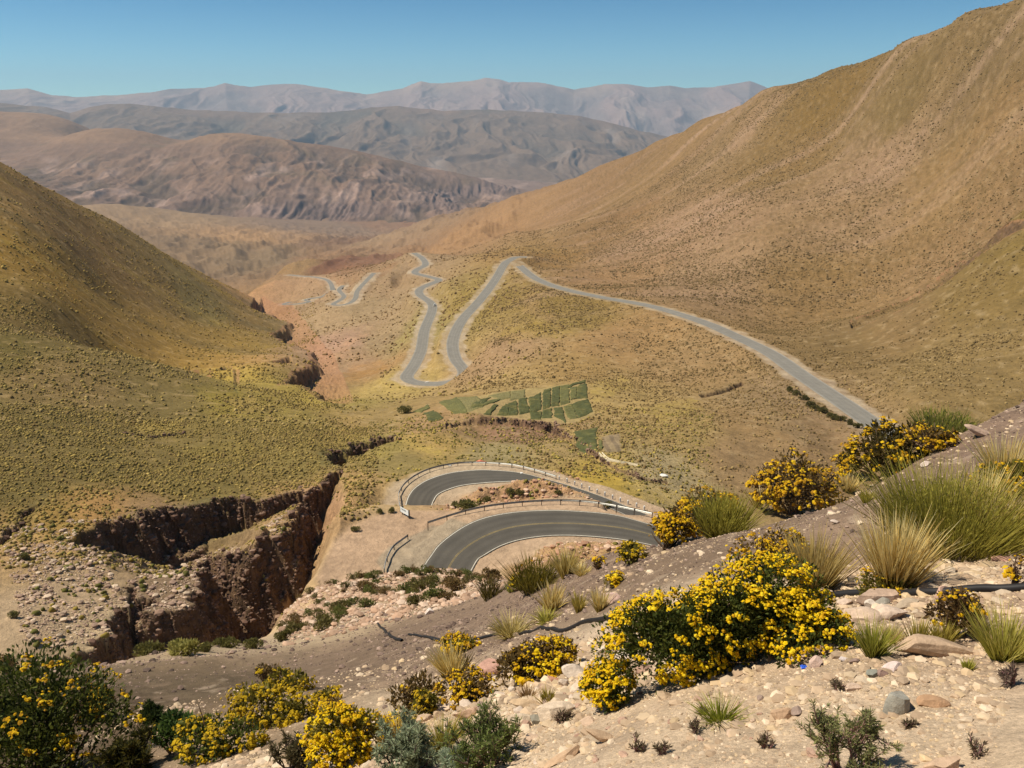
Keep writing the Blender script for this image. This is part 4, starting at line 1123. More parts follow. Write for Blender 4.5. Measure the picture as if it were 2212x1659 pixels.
def sprig_shrub(name, px, pyb, w, h, label, cat='shrub', group=None, seed=0, leaf=((150, 152, 96), (168, 166, 106), (128, 130, 86)), wood=(150, 114, 108), nb=16, need=1.0, spread=.8, tiny=False):
    """small shrub of crooked twigs set with needle leaves"""
    rng = np.random.default_rng(seed + 4000)
    p, wm, hm_, pm = base_at(px, pyb, w, h)
    e = empty(name, p - np.array([0, 0, .01]), label, cat, group)
    T, P, D = [], [], []
    def grow(b, d, ln, rad, lvl):
        k = 6; pts = [b]
        for i in range(k):
            d = d + rng.normal(size=3) * .16 + [0, 0, .06]; d = d / np.linalg.norm(d)
            pts.append(pts[-1] + d * ln / k)
        pts = np.array(pts)
        T.append(tube(pts, np.linspace(rad, rad * .45, k + 1), 4))
        m = int(26 * need) if lvl else int(12 * need)
        t_ = rng.uniform(.25 if lvl else .5, 1, m)
        ii = np.clip((t_ * k).astype(int), 0, k - 1); f = (t_ * k - ii)[:, None]
        P.append(pts[ii] * (1 - f) + pts[ii + 1] * f); D.append((pts[ii + 1] - pts[ii]) / (ln / k) * .9 + rng.normal(size=(m, 3)) * .55)
        if lvl < (1 if tiny else 2):
            for _ in range(4 if lvl == 0 else 3):
                i = rng.integers(2, k)
                dd = d + rng.normal(size=3) * .55 + [0, 0, .15]; grow(pts[i], dd / np.linalg.norm(dd), ln * rng.uniform(.4, .65), rad * .6, lvl + 1)
    for i in range(nb):
        a = rng.uniform(0, 2 * math.pi); tl = rng.uniform(.05, spread)
        d = np.array([math.cos(a) * math.sin(tl), math.sin(a) * math.sin(tl), math.cos(tl)])
        grow(np.array([math.cos(a), math.sin(a), 0]) * wm * .08, d, min(hm_ * rng.uniform(.5, .82), wm * .62 / max(math.sin(tl), .2)), 1.3 * pm, 0)
    V, Fc = merge(T); mesh_np('stems', V, Fc, plain_mat('twig bark', lin(wood) / GAIN, .9), parent=e)
    P = np.vstack(P); D = np.vstack(D)
    V, Fc, C = leaves(rng, P, D, 5.5 * pm, 1.1 * pm, pick(rng, leaf, len(P)), .25)
    mesh_np('foliage', V, Fc, MAT_LEAF, C, False, e)
    return e

def leafy(name, px, pyb, w, h, label, cat='shrub', group=None, seed=0, lcol=((152, 146, 82), (168, 158, 90), (132, 126, 72)), **k):
    return flower_bush(name, px, pyb, w, h, label, cat, group, seed, dens=0, lcol=lcol, **k)

def rock(px, pyb, w, h, label, col=(206, 176, 150), group=None, seed=0, name='rock', cat='rock', base=ICO4, cuts=11, rz=None, sink=.22, deep=.9, tilt=.15):
    rng = np.random.default_rng(seed + 5000)
    p, wm, hm_, pm = base_at(px, pyb, w, h)
    deep = min(.85, .95 * h / w); hm_ = max((h - .57 * deep * w) / .82, .32 * h) * pm * 1.05
    V = rock_shape(rng, base, cuts) * [wm, wm * deep, hm_ / (1 - sink)]
    Rm = np.array(Euler((rng.normal() * tilt, rng.normal() * tilt, rng.uniform(-.5, .5) if rz is None else rz)).to_matrix())
    V = V @ Rm.T
    c = lin(col) * (1 + .10 * fbm(V[:, 0] / wm * 3, (V[:, 1] + V[:, 2]) / wm * 3, 3, seed))[:, None]
    o = mesh_np(name, V, Fc=base[1], mat=MAT_ROCK, col=c, smooth=False)
    o.location = p + np.array([0, wm * deep * .3, V[:, 2].max() * (1 - 2 * sink)])
    o.location.z = float(Hz(o.location.x, o.location.y)) - V[:, 2].min() - sink * (V[:, 2].max() - V[:, 2].min())
    return tag(o, label, cat, group)

YB = ((244, 204, 18), (234, 188, 12), (250, 216, 44), (214, 164, 20), (240, 198, 14)); YO = ((224, 178, 22), (208, 158, 16), (236, 196, 34), (178, 132, 30)); YG = ((206, 170, 24), (190, 156, 26), (220, 182, 30), (166, 136, 34))
LG = ((96, 106, 46), (116, 120, 52), (78, 88, 40)); LB = ((128, 104, 58), (146, 118, 68), (104, 86, 50)); LO_ = ((136, 128, 52), (118, 112, 48), (152, 138, 58))

# --- the flowering bushes
flower_bush('flowering_bush', 706, 684, 250, 138, 'largest flowering bush in front, yellow heads over dark green leaves, tallest of all', 'bush', seed=1, dens=.54, fcol=YB, lcol=LG, nl=26, twigs=60, lo=.20, leafd=.45, diag=((596, 704), (846, 642)))
flower_bush('flowering_bush', 800, 650, 104, 62, 'low yellow flowering bush between the largest bush and the pale stone pile', 'bush', seed=2, dens=.42, fcol=YB, lcol=LG, nl=10)
flower_bush('flowering_bush', 612, 706, 58, 54, 'compact rounded yellow bush at the left foot of the largest bush', 'bush', seed=3, dens=.62, fcol=YB, lcol=LG, nl=9)
flower_bush('flowering_bush', 768, 572, 66, 52, 'thin orange yellow bush rising behind the largest bush', 'bush', seed=4, dens=.42, fcol=YO, lcol=LB, nl=9, leafd=.2)
flower_bush('flowering_bush', 612, 588, 18, 24, 'small yellow bush against the pink rock left of the largest bush', 'bush', seed=5, dens=.6, fcol=YB, lcol=LO_, nl=5)
flower_bush('flowering_bush', 553, 676, 58, 44, 'bright yellow bush just above the pale boulders of the berm', 'bush', seed=6, dens=.66, fcol=YB, lcol=LB, nl=9)
flower_bush('flowering_bush', 524, 684, 56, 62, 'brown half dead bush with few yellow heads, beside a bright yellow one', 'bush', seed=7, dens=.08, fcol=YO, lcol=LB, nl=9)
flower_bush('flowering_bush', 469, 705, 52, 40, 'rounded amber yellow bush at the edge of the pale berm, brown below', 'bush', seed=8, dens=.55, fcol=YO, lcol=LB, nl=8)
flower_bush('flowering_bush', 461, 652, 34, 25, 'small orange yellow bush hiding part of the black hose', 'bush', seed=9, dens=.62, fcol=YO, lcol=LO_, nl=6)
flower_bush('flowering_bush', 415, 712, 44, 44, 'brown dry bush without flowers left of the amber yellow bush', 'bush', seed=10, dens=.03, fcol=YO, lcol=LB, nl=8)
flower_bush('flowering_bush', 433, 715, 34, 30, 'small yellow green bush tucked in front of the brown dry bush', 'bush', seed=11, dens=.42, fcol=YG, lcol=LO_, nl=6)
flower_bush('flowering_bush', 346, 766, 72, 72, 'brightest yellow bush near the bottom edge, left of the grey green shrub', 'bush', seed=12, dens=.75, fcol=YB, lcol=LO_, nl=12)
flower_bush('flowering_bush', 394, 738, 34, 24, 'low yellow bush at the left end of the pale berm', 'bush', seed=13, dens=.6, fcol=YB, lcol=LO_, nl=6)
flower_bush('flowering_bush', 273, 722, 76, 38, 'wide low mustard yellow bush on the dark slope at left', 'bush', seed=14, dens=.6, fcol=YG, lcol=LO_, nl=10)
flower_bush('flowering_bush', 288, 690, 44, 22, 'flat topped yellow bush above the wide low mustard one', 'bush', seed=15, dens=.55, fcol=YG, lcol=LO_, nl=7)
flower_bush('flowering_bush', 268, 684, 22, 26, 'small brown leafless looking bush above the wide low mustard one', 'bush', seed=16, dens=.05, fcol=YG, lcol=LB, nl=6)
flower_bush('flowering_bush', 326, 701, 26, 15, 'tiny flat yellow green bush right of the mustard one', 'bush', seed=17, dens=.55, fcol=YG, lcol=LO_, nl=5)
flower_bush('flowering_bush', 334, 714, 24, 18, 'little brownish orange bush above the brightest yellow bush', 'bush', seed=18, dens=.25, fcol=YO, lcol=LB, nl=5)
flower_bush('flowering_bush', 176, 752, 44, 52, 'dark green leafy bush without flowers, right of the corner bush', 'bush', seed=19, dens=.03, fcol=YG, lcol=((80, 104, 48), (96, 116, 54), (68, 86, 42)), nl=9)
flower_bush('flowering_bush', 216, 756, 70, 42, 'yellow bush touching the dark green leafy bush near the bottom', 'bush', seed=20, dens=.5, fcol=YG, lcol=LG, nl=9)
flower_bush('flowering_bush', 46, 775, 150, 118, 'big shaded dark green bush with scattered yellow heads in the lower left corner', 'bush', seed=21, dens=.09, fcol=YO, lcol=((84, 90, 38), (104, 110, 46), (68, 74, 34)), nl=18, twigs=30)
flower_bush('flowering_bush', 92, 718, 34, 40, 'dark bush with yellow tips leaning off the corner bush', 'bush', seed=22, dens=.3, fcol=YO, lcol=LG, nl=7)
flower_bush('flowering_bush', 6, 674, 20, 20, 'brown bush at the left edge above the corner bush', 'bush', seed=23, dens=.02, fcol=YO, lcol=LB, nl=6)
flower_bush('flowering_bush', 668, 548, 44, 58, 'tall golden bush at the right end of the lower guard rail', 'bush', seed=24, dens=.62, fcol=YO, lcol=LB, nl=10, twigs=20)
flower_bush('flowering_bush', 706, 530, 62, 46, 'spreading golden brown bush behind the green broom on the ridge', 'bush', seed=25, dens=.45, fcol=YO, lcol=LB, nl=9)
flower_bush('flowering_bush', 794, 515, 84, 62, 'dome shaped golden bush standing alone on the ridge', 'bush', seed=26, dens=.55, fcol=YO, lcol=LB, nl=14)
flower_bush('flowering_bush', 886, 478, 74, 66, 'dark bush with yellow crown where the road slips behind the ridge', 'bush', seed=27, dens=.34, fcol=YO, lcol=((106, 90, 48), (124, 108, 54), (84, 76, 42)), nl=12, twigs=24)
flower_bush('flowering_bush', 848, 476, 22, 28, 'small golden bush on the left flank of the dark crowned bush', 'bush', seed=28, dens=.5, fcol=YO, lcol=LO_, nl=5)
flower_bush('flowering_bush', 934, 453, 50, 26, 'low straggling yellow bush right of the dark crowned bush', 'bush', seed=29, dens=.45, fcol=YO, lcol=LB, nl=7, leafd=.2)
flower_bush('flowering_bush', 632, 563, 36, 20, 'flat yellow green bush at the edge above the road', 'bush', seed=30, dens=.45, fcol=YG, lcol=LO_, nl=6)
flower_bush('flowering_bush', 598, 569, 12, 18, 'thin upright yellow bush beside the straw tussock by the road', 'bush', seed=31, dens=.4, fcol=YO, lcol=LB, nl=4, leafd=.2)
flower_bush('flowering_bush', 950, 637, 46, 54, 'dark purple brown bush with sparse yellow heads over the black hose', 'bush', seed=32, dens=.14, fcol=YO, lcol=((122, 96, 62), (104, 82, 56), (138, 110, 66)), nl=9)
flower_bush('flowering_bush', 880, 594, 60, 22, 'low brown bush with a few yellow heads at the foot of the tall straw tussock', 'bush', seed=33, dens=.16, fcol=YO, lcol=LO_, nl=7)
flower_bush('flowering_bush', 1004, 500, 52, 44, 'orange tipped bush behind straw grass at the right edge', 'bush', seed=34, dens=.28, fcol=YO, lcol=LO_, nl=8)
flower_bush('flowering_bush', 520, 590, 26, 12, 'tiny yellow green flowering bush at the lower end of the broom by the rocky slope', 'bush', seed=35, dens=.5, fcol=YG, lcol=LO_, nl=4)
flower_bush('flowering_bush', 1014, 588, 18, 46, 'thin wilted plant with orange heads at the right edge above the hose', 'plant', seed=36, dens=.16, fcol=YO, lcol=((104, 76, 62), (88, 64, 54)), nl=7, leafd=.10, twigs=10)
flower_bush('flowering_bush', 733, 505, 10, 22, 'wispy stalk with dull yellow heads on the bare ridge soil', 'plant', seed=37, dens=.10, fcol=YO, lcol=LB, nl=4, leafd=.08)

# --- brooms and grasses
broom('broom_shrub', 950, 550, 132, 70, 'widest green broom shrub, on the right below the ridge', seed=1, dens=1.0)
broom('broom_shrub', 722, 535, 54, 42, 'green broom shrub standing on the ridge among golden bushes', seed=2, dens=1.2)
broom('broom_shrub', 942, 437, 62, 24, 'pale green broom shrub on the skyline of the near ridge', seed=3, tip=((150, 148, 60), (134, 134, 54)))
broom('broom_shrub', 534, 589, 44, 34, 'olive broom shrub with some yellow beside the rocky slope', seed=4, flowers=.5, tip=((132, 118, 44), (118, 108, 40), (150, 134, 52)))
broom('broom_shrub', 490, 598, 24, 22, 'small brown olive broom at the top of the bare slope', seed=5, tip=((118, 100, 52), (104, 92, 48)))
broom('broom_shrub', 456, 674, 28, 26, 'brown grey twiggy broom next to a leaning straw tussock', seed=6, tip=((120, 100, 60), (104, 88, 54)))
tussock('grass_tussock', 894, 590, 64, 74, 'tall straw tussock in front of the widest broom shrub', seed=1, dens=1.2, base=((190, 156, 72), (206, 172, 84)), tip=STRAW, lean=(0, 0))
tussock('grass_tussock', 814, 592, 56, 60, 'pale straw tussock right above the largest flowering bush', seed=2, dens=1.4, base=((150, 124, 56), (168, 140, 66)), tip=((226, 202, 136), (214, 186, 112)))
tussock('grass_tussock', 990, 545, 56, 60, 'loose straw tussock at the right end of the widest broom shrub', seed=3, dens=.7, base=OLIVE, tip=STRAW)
tussock('grass_tussock', 1006, 486, 52, 48, 'straw tussock by the orange tipped bush at the right edge', seed=4, dens=.9)
tussock('grass_tussock', 980, 520, 40, 54, 'thin straw tussock between broom shrub and right edge', seed=44, dens=.7)
tussock('grass_tussock', 873, 656, 24, 36, 'upright lime green tussock below the pale stone pile', seed=5, base=((104, 108, 30), (122, 122, 38)), tip=LIME, dens=2.2, spread=.45)
tussock('grass_tussock', 892, 642, 22, 22, 'bleached straw tuft behind the upright lime tussock', seed=6, base=STRAW, tip=((232, 212, 150),), dens=1.4)
tussock('grass_tussock', 919, 648, 24, 30, 'yellow green tussock left of its near twin above the flat slab', seed=7, base=OLIVE, tip=((206, 186, 96), (180, 168, 72)), dens=1.6)
tussock('grass_tussock', 942, 645, 22, 26, 'smaller yellow green tussock right of its near twin above the flat slab', seed=8, base=OLIVE, tip=((206, 186, 96), (180, 168, 72)), dens=1.6)
tussock('grass_tussock', 976, 636, 20, 32, 'pale upright straw tuft next to the dark purple bush', seed=9, base=STRAW, tip=((228, 206, 140),), dens=1.4, spread=.4)
tussock('grass_tussock', 1004, 658, 60, 44, 'broad lime and straw tussock at the right edge above a cracked slab', seed=10, base=LIME, tip=((214, 196, 110), (190, 180, 80)), dens=1.3)
tussock('grass_tussock', 720, 721, 36, 25, 'bright green grass tuft alone on the gravel near the bottom', seed=11, base=((128, 136, 34), (148, 150, 44)), tip=((186, 186, 76), (168, 172, 62)), dens=1.0, spread=1.0)
tussock('grass_tussock', 968, 669, 12, 14, 'tiny yellow green grass tuft right of the white rock', seed=12, base=LIME, tip=LIME, dens=1.5)
tussock('grass_tussock', 444, 747, 44, 26, 'leaning yellow green tussock between two dark shrubs at the bottom', seed=13, base=((140, 134, 44), (156, 146, 54)), tip=((206, 188, 92), (190, 174, 80)), dens=1.6, spread=1.0, lean=(.35, 0))
tussock('grass_tussock', 400, 742, 40, 28, 'pale straw spray behind the grey green shrub', seed=14, tip=STRAW, dens=.8, spread=1.0)
tussock('grass_tussock', 552, 611, 28, 28, 'largest straw tussock on the bare brown slope', seed=15, dens=1.7)
tussock('grass_tussock', 579, 612, 16, 21, 'middle tussock of the three on the bare brown slope', seed=16, dens=2.0, tip=((198, 178, 92),))
tussock('grass_tussock', 600, 611, 18, 25, 'spiky tussock beside the pink rock at the left of the largest bush', seed=17, dens=1.6)
tussock('grass_tussock', 546, 622, 20, 14, 'short lime tussock below the largest straw tussock of the slope', seed=18, base=LIME, tip=((200, 184, 96),), dens=2.0, spread=1.0)
tussock('grass_tussock', 511, 636, 34, 22, 'pale straw tussock above the black hose', seed=19, dens=1.8, tip=((222, 204, 140),), spread=.9)
tussock('grass_tussock', 452, 678, 34, 36, 'leaning straw tussock behind the rounded amber bush', seed=20, dens=1.6, lean=(-.2, 0))
tussock('grass_tussock', 566, 577, 28, 30, 'tall pale straw tussock against the road bend', seed=21, dens=1.8, tip=((224, 206, 140), (210, 184, 110)))
tussock('grass_tussock', 512, 592, 16, 14, 'pale green tuft left of the olive broom shrub', seed=22, base=LIME, tip=((176, 180, 104),), dens=2.0)
tussock('grass_tussock', 582, 575, 22, 12, 'dry straw patch right of the tall pale straw tussock', seed=23, dens=1.6)
tussock('grass_tussock', 548, 703, 18, 16, 'olive tuft growing between pale boulders of the berm', seed=24, base=OLIVE, tip=((176, 160, 64),), dens=2.4)
tussock('grass_tussock', 528, 699, 22, 16, 'dry tan grass tuft above the squarest white boulder', seed=25, base=((160, 126, 84),), tip=((196, 160, 110),), dens=1.6)
tussock('grass_tussock', 700, 668, 10, 10, 'tiny straw tuft near the blue scrap', seed=26, base=LIME, tip=STRAW, dens=2.0)
tussock('grass_tussock', 848, 492, 26, 18, 'straw tuft in front of the dark crowned bush', seed=27, dens=1.6, tip=STRAW)
tussock('grass_tussock', 758, 508, 18, 22, 'straw tuft left of the dome shaped golden bush', seed=28, dens=1.6)
tussock('grass_tussock', 866, 502, 14, 14, 'lime tuft on the bare ridge soil right of the dome shaped bush', seed=29, base=LIME, tip=((206, 190, 90),), dens=1.8)
tussock('grass_tussock', 138, 764, 22, 18, 'straw tuft beside the spiky dark shrub near the bottom left', seed=30, dens=1.4)
leafy('cushion_plant', 186, 655, 28, 15, 'round yellow green cushion plant at the foot of the dark cliff', 'plant', seed=31, nl=5, leafd=1.0, twigs=4, lcol=((176, 168, 92), (190, 180, 104), (158, 152, 82)))

# --- small shrubs
sprig_shrub('twiggy_shrub', 843, 768, 72, 72, 'dark twiggy shrub with one tall shoot at the bottom of the gravel', seed=1, nb=14)
sprig_shrub('twiggy_shrub', 490, 766, 48, 56, 'dark green twiggy shrub in front of the pale berm', seed=2, nb=18, leaf=((128, 142, 76), (146, 156, 84), (108, 118, 68)), wood=(118, 96, 84), need=.8)
sprig_shrub('twiggy_shrub', 412, 772, 54, 46, 'grey green bushy shrub at the bottom edge', seed=3, nb=20, leaf=((176, 186, 146), (190, 198, 160), (150, 160, 126)), wood=(84, 62, 66))
sprig_shrub('twiggy_shrub', 464, 774, 52, 26, 'low silvery green shrub at the bottom edge right of the grey green one', seed=4, nb=18, leaf=((168, 180, 146), (184, 194, 160)), spread=1.1)
sprig_shrub('twiggy_shrub', 294, 770, 32, 36, 'bare dark twigged shrub left of the brightest yellow bush', seed=5, nb=12, leaf=((118, 104, 70), (104, 96, 64)), wood=(104, 84, 76), need=.6)
sprig_shrub('twiggy_shrub', 130, 772, 34, 34, 'spiky dark shrub right of the corner bush', seed=6, nb=14, leaf=((80, 76, 34), (60, 60, 30), (110, 100, 40)), wood=(60, 48, 40))
sprig_shrub('twiggy_shrub', 153, 722, 24, 16, 'small dark green shrub on the shaded slope', seed=7, nb=10, leaf=((52, 66, 32), (66, 78, 36)))
sprig_shrub('twiggy_shrub', 1013, 684, 14, 24, 'dark purple sprig at the right edge of the gravel', seed=8, nb=6, tiny=True, need=.6, leaf=((146, 124, 108), (132, 114, 98)), wood=(138, 100, 98))
for i, (px, py, w, h, lab) in enumerate([(767, 747, 12, 17, 'purple sprig left of the dark twiggy shrub with the tall shoot'), (695, 733, 10, 15, 'purple sprig just below the bright green grass tuft'),
        (639, 751, 10, 16, 'small dark sprig furthest left on the gravel'), (662, 755, 12, 15, 'reddish sprig on the gravel below the rounded bush'),
        (979, 752, 16, 14, 'thin reddish sprig above the large stone at the bottom right'), (703, 713, 9, 9, 'faint green sprig left of the bright green grass tuft'),
        (560, 722, 14, 14, 'small green brown sprig under the squarest white boulder'), (910, 728, 8, 8, 'tiny green sprig by the blue grey boulder'), (838, 690, 8, 11, 'tiny purple sprig on the bare gravel')]):
    sprig_shrub('sprig', px, py, w, h, lab, 'plant', seed=20 + i, nb=5, need=.35, tiny=True, leaf=((140, 118, 100), (128, 116, 84)), wood=(134, 98, 94))

# --- named rocks
for i, (px, py, w, h, col, lab) in enumerate([
    (836, 638, 18, 16, (196, 148, 118), 'rounded pinkish boulder at the right foot of the low yellow bush'),
    (880, 604, 40, 18, (196, 168, 146), 'wide grey pink stone topping the pale stone pile by the hose'),
    (866, 622, 34, 24, (222, 194, 168), 'largest cream stone of the pale stone pile by the hose'),
    (892, 620, 32, 22, (226, 200, 176), 'pale split stone on the right of the stone pile by the hose'),
    (872, 607, 12, 11, (228, 212, 194), 'small white stone in the middle of the stone pile'),
    (884, 606, 13, 12, (160, 152, 138), 'grey stone in the stone pile'),
    (908, 608, 22, 12, (184, 164, 140), 'low grey tan stone at the right end of the stone pile'),
    (846, 606, 14, 12, (222, 196, 174), 'small cream stone under the hose at the left of the pile'),
    (946, 656, 80, 26, (206, 176, 146), 'widest flat slab, lying on the gravel below the twin tussocks'),
    (1010, 644, 34, 18, (202, 166, 138), 'cracked tan slab at the right edge'),
    (899, 713, 22, 25, (170, 164, 150), 'blue grey lichen covered boulder standing on the gravel'),
    (936, 707, 28, 14, (190, 152, 118), 'brown wedge stone right of the blue grey boulder'),
    (784, 720, 24, 16, (206, 170, 136), 'tan wedge stone with a shaded left face on open gravel'),
    (946, 772, 30, 20, (212, 180, 150), 'large tan stone cut by the bottom edge at right'),
    (874, 677, 11, 10, (150, 148, 134), 'smooth greenish pebble beside a white rock'),
    (894, 672, 18, 13, (226, 204, 192), 'white rock next to the greenish pebble'),
    (883, 676, 9, 9, (170, 140, 126), 'small mauve stone between greenish pebble and white rock'),
    (855, 690, 16, 11, (216, 188, 164), 'pale flat stone left below the greenish pebble'),
    (816, 667, 11, 13, (218, 188, 170), 'pinkish white upright stone right of the blue scrap'),
    (845, 661, 12, 6, (236, 220, 212), 'small white stone with a dark underside near the rounded boulder'),
    (855, 663, 11, 6, (158, 134, 122), 'small mauve brown flat stone left of the lime tussock'),
    (822, 654, 12, 11, (190, 156, 128), 'tan shard leaning at the right foot of the largest bush'),
    (810, 658, 16, 12, (204, 172, 146), 'tan stone tucked under the edge of the largest bush'),
    (556, 718, 36, 21, (232, 208, 180), 'squarest white boulder on the berm with a shaded right end'),
    (583, 690, 26, 22, (230, 206, 180), 'tall cream boulder of the berm touching the rounded bush'),
    (577, 677, 30, 20, (232, 212, 190), 'whitest boulder of the berm above the tall cream one'),
    (599, 668, 24, 14, (228, 206, 182), 'cream boulder of the berm under the branches of the largest bush'),
    (604, 656, 14, 16, (232, 210, 184), 'rounded cream boulder touching the left branches of the largest bush'),
    (554, 684, 15, 10, (204, 150, 122), 'rounded pink brown stone on the berm'),
    (564, 688, 10, 13, (226, 204, 182), 'white stone beside the rounded pink brown stone'),
    (512, 692, 8, 8, (226, 206, 184), 'small upright white stone at the crest of the berm'),
    (524, 697, 18, 9, (222, 188, 156), 'peach coloured flat stone on the berm'),
    (468, 718, 32, 14, (226, 188, 156), 'long orange pink slab on the berm'),
    (444, 712, 18, 14, (228, 200, 172), 'cream stone at the left part of the berm'),
    (424, 722, 16, 12, (220, 190, 162), 'cream stone by the low yellow bush at the left end of the berm'),
    (484, 726, 26, 14, (222, 196, 164), 'broad cream stone below the long orange pink slab'),
    (518, 726, 30, 15, (230, 206, 176), 'low white ledge stone left of the squarest boulder'),
    (536, 724, 12, 12, (160, 152, 134), 'greenish grey stone on the left of the squarest boulder'),
    (530, 708, 40, 10, (206, 176, 140), 'flat tan slab sunk in the berm'),
    (490, 676, 24, 20, (200, 156, 136), 'pink slanting rock left of the brown half dead bush'),
    (612, 602, 20, 16, (224, 190, 174), 'pink rock with a dark crack left of the largest bush'),
    (430, 614, 9, 9, (234, 218, 204), 'single white boulder at the top of the bare brown slope'),
    (980, 437, 30, 12, (206, 176, 152), 'long pale rock lying on the skyline of the near ridge'),
    (927, 466, 10, 7, (224, 202, 186), 'whitish stone beside the dark crowned bush'),
    (914, 482, 10, 5, (214, 184, 166), 'pinkish flat stone on the bare ridge soil'),
    (836, 524, 10, 6, (222, 202, 184), 'white stone alone on the bare ridge soil'),
    (944, 596, 18, 12, (210, 174, 152), 'pink stone right of the tall straw tussock'),
    (1004, 562, 20, 8, (200, 156, 134), 'flat pink stone at the right edge above the hose'),
    (562, 762, 40, 12, (206, 172, 138), 'low tan slab sunk in the gravel at the bottom'),
    (604, 742, 36, 10, (210, 178, 144), 'thin tan slab half buried below the rounded bush'),
]):
    rock(px, py, w, h, lab, col, seed=i, cuts=9 + i % 5)
for i in range(190):
    rng = np.random.default_rng(7000 + i)
    while True:
        r_ = rng.uniform(2.0, 4.6); a_ = math.radians(rng.uniform(-14, 31))
        x_, y_ = r_ * math.sin(a_), r_ * math.cos(a_); z_ = float(Hz(x_, y_))
        dep = -z_ / r_
        yy = H_ / 2 + F * math.tan(math.atan(dep * math.cos(a_)) - PITCH)
        if yy > 645 + max(0, (620 - (512 + F * math.tan(a_))) * .18): break
    s_ = r_ * 1.25 / F * (5 + 11 * rng.uniform(0, 1) ** 2.2) * rng.uniform(.7, 1.1)
    cpal = [(214, 184, 156), (202, 166, 142), (186, 150, 128), (222, 200, 178), (170, 146, 130), (198, 170, 138)][rng.integers(6)]
    V = rock_shape(rng, ICO2, 8) * [s_ * rng.uniform(.8, 1.5), s_ * rng.uniform(.7, 1.2), s_ * rng.uniform(.4, .8)]
    V = V @ rot_z(rng.uniform(0, 6.3)).T
    o = mesh_np('loose_stone', V, ICO2[1], MAT_ROCK, np.tile(lin(cpal), (len(V), 1)), False)
    o.location = (x_, y_, z_ + V[:, 2].max() * .35)
    tag(o, 'small pale angular stone lying loose on the near gravel', 'stone', 'small stones scattered on the near gravel')
# ------------------------------------------------------------------ things nobody could count: gravel, rubble, tufts on the slopes
def scatter(name, X, S, shapes, cols, mat, seed, sink=.25, squash=.6, smooth=False, kind='stuff', yaw=True, zs=None):
    """many small bodies in one mesh; X (n,2), S (n,) sizes"""
    rng = np.random.default_rng(seed)
    Z = Hz(X[:, 0], X[:, 1])
    n = len(X); k = rng.integers(0, len(shapes), n)
    Vs, Fs, Cs, off = [], [], [], 0
    for j, (bv, bf) in enumerate(shapes):
        ii = np.nonzero(k == j)[0]
        if len(ii) == 0: continue
        th = rng.uniform(0, 2 * math.pi, len(ii)); c, s = np.cos(th), np.sin(th)
        sx = S[ii] * rng.uniform(.75, 1.3, len(ii)); sy = S[ii] * rng.uniform(.75, 1.2, len(ii)); sz = S[ii] * squash * rng.uniform(.7, 1.3, len(ii))
        vx = bv[None, :, 0] * sx[:, None]; vy = bv[None, :, 1] * sy[:, None]; vz = bv[None, :, 2] * sz[:, None]
        V = np.stack([vx * c[:, None] - vy * s[:, None] + X[ii, 0:1], vx * s[:, None] + vy * c[:, None] + X[ii, 1:2], vz + (Z[ii] + sz * (.5 - sink))[:, None]], -1)
        Vs.append(V.reshape(-1, 3)); Fs.append((bf[None] + (np.arange(len(ii)) * len(bv))[:, None, None]).reshape(-1, bf.shape[1]) + off)
        Cs.append(np.repeat(cols[ii], len(bv), 0)); off += len(ii) * len(bv)
    o = mesh_np(name, np.vstack(Vs), np.vstack(Fs), mat, np.vstack(Cs), smooth)
    o['kind'] = kind
    return o
_r = np.random.default_rng(77)
STONES = [(rock_shape(_r, ICO1, 5, rough=0), ICO1[1]) for _ in range(10)]
STONES2 = [(rock_shape(_r, ICO2, 8, rough=0), ICO2[1]) for _ in range(8)]
def tuft_shape(rng, k=7):
    rings = [(0.0, .42), (.35, .55), (.75, .38)]
    V = []
    for z, q in rings:
        for i in range(k):
            a = 2 * math.pi * (i + .5 * (z > .3)) / k; qq = q * rng.uniform(.7, 1.25)
            V.append((math.cos(a) * qq, math.sin(a) * qq, z * rng.uniform(.85, 1.15) - .5))
    V.append((rng.normal() * .1, rng.normal() * .1, .52))
    Fc = []
    for r_ in range(2):
        for i in range(k):
            a, b = r_ * k + i, r_ * k + (i + 1) % k
            Fc += [(a, b, b + k), (a, b + k, a + k)]
    Fc += [(2 * k + i, 2 * k + (i + 1) % k, 3 * k) for i in range(k)]
    return np.array(V, float), np.array(Fc)
TUFTS = [tuft_shape(_r) for _ in range(8)]
def wedge(rng, n, a0, a1, r0, r1):
    a = np.radians(rng.uniform(a0, a1, n)); r_ = np.sqrt(rng.uniform(r0 * r0, r1 * r1, n))
    return np.c_[r_ * np.sin(a), r_ * np.cos(a)]
def proj(X, Z):
    cz = X[:, 1] * CP_ - Z * SP_; cy = X[:, 1] * SP_ + Z * CP_
    return 512 + F * X[:, 0] / cz, 384 - F * cy / cz
def palette(rng, n, pal, var=.2): return pick(rng, pal, n, var)

# near gravel
rng = np.random.default_rng(5)
X = np.vstack([wedge(rng, 70000, -33, 34, 1.7, 5.2), wedge(rng, 7000, -33, 34, 5.0, 10)])
rr = np.hypot(X[:, 0], X[:, 1])
S = rr * 1.2 / F * np.clip(1.9 * rng.pareto(2.3, len(X)) + 1.6, 1.6, 12) * np.where(rr > 5, .6, 1)
d = fbm(X[:, 0] / .9, X[:, 1] / .9, 3, 990)
keep = rng.uniform(0, 1, len(X)) < np.clip(.66 + 1.1 * d, .2, 1)
X, S = X[keep], S[keep]
scatter('gravel', X, S, STONES, palette(rng, len(X), [(216, 190, 156), (206, 178, 146), (192, 164, 134), (226, 202, 172), (176, 152, 126), (210, 182, 144)]), MAT_GRAVEL, 6, sink=.42, squash=.5)
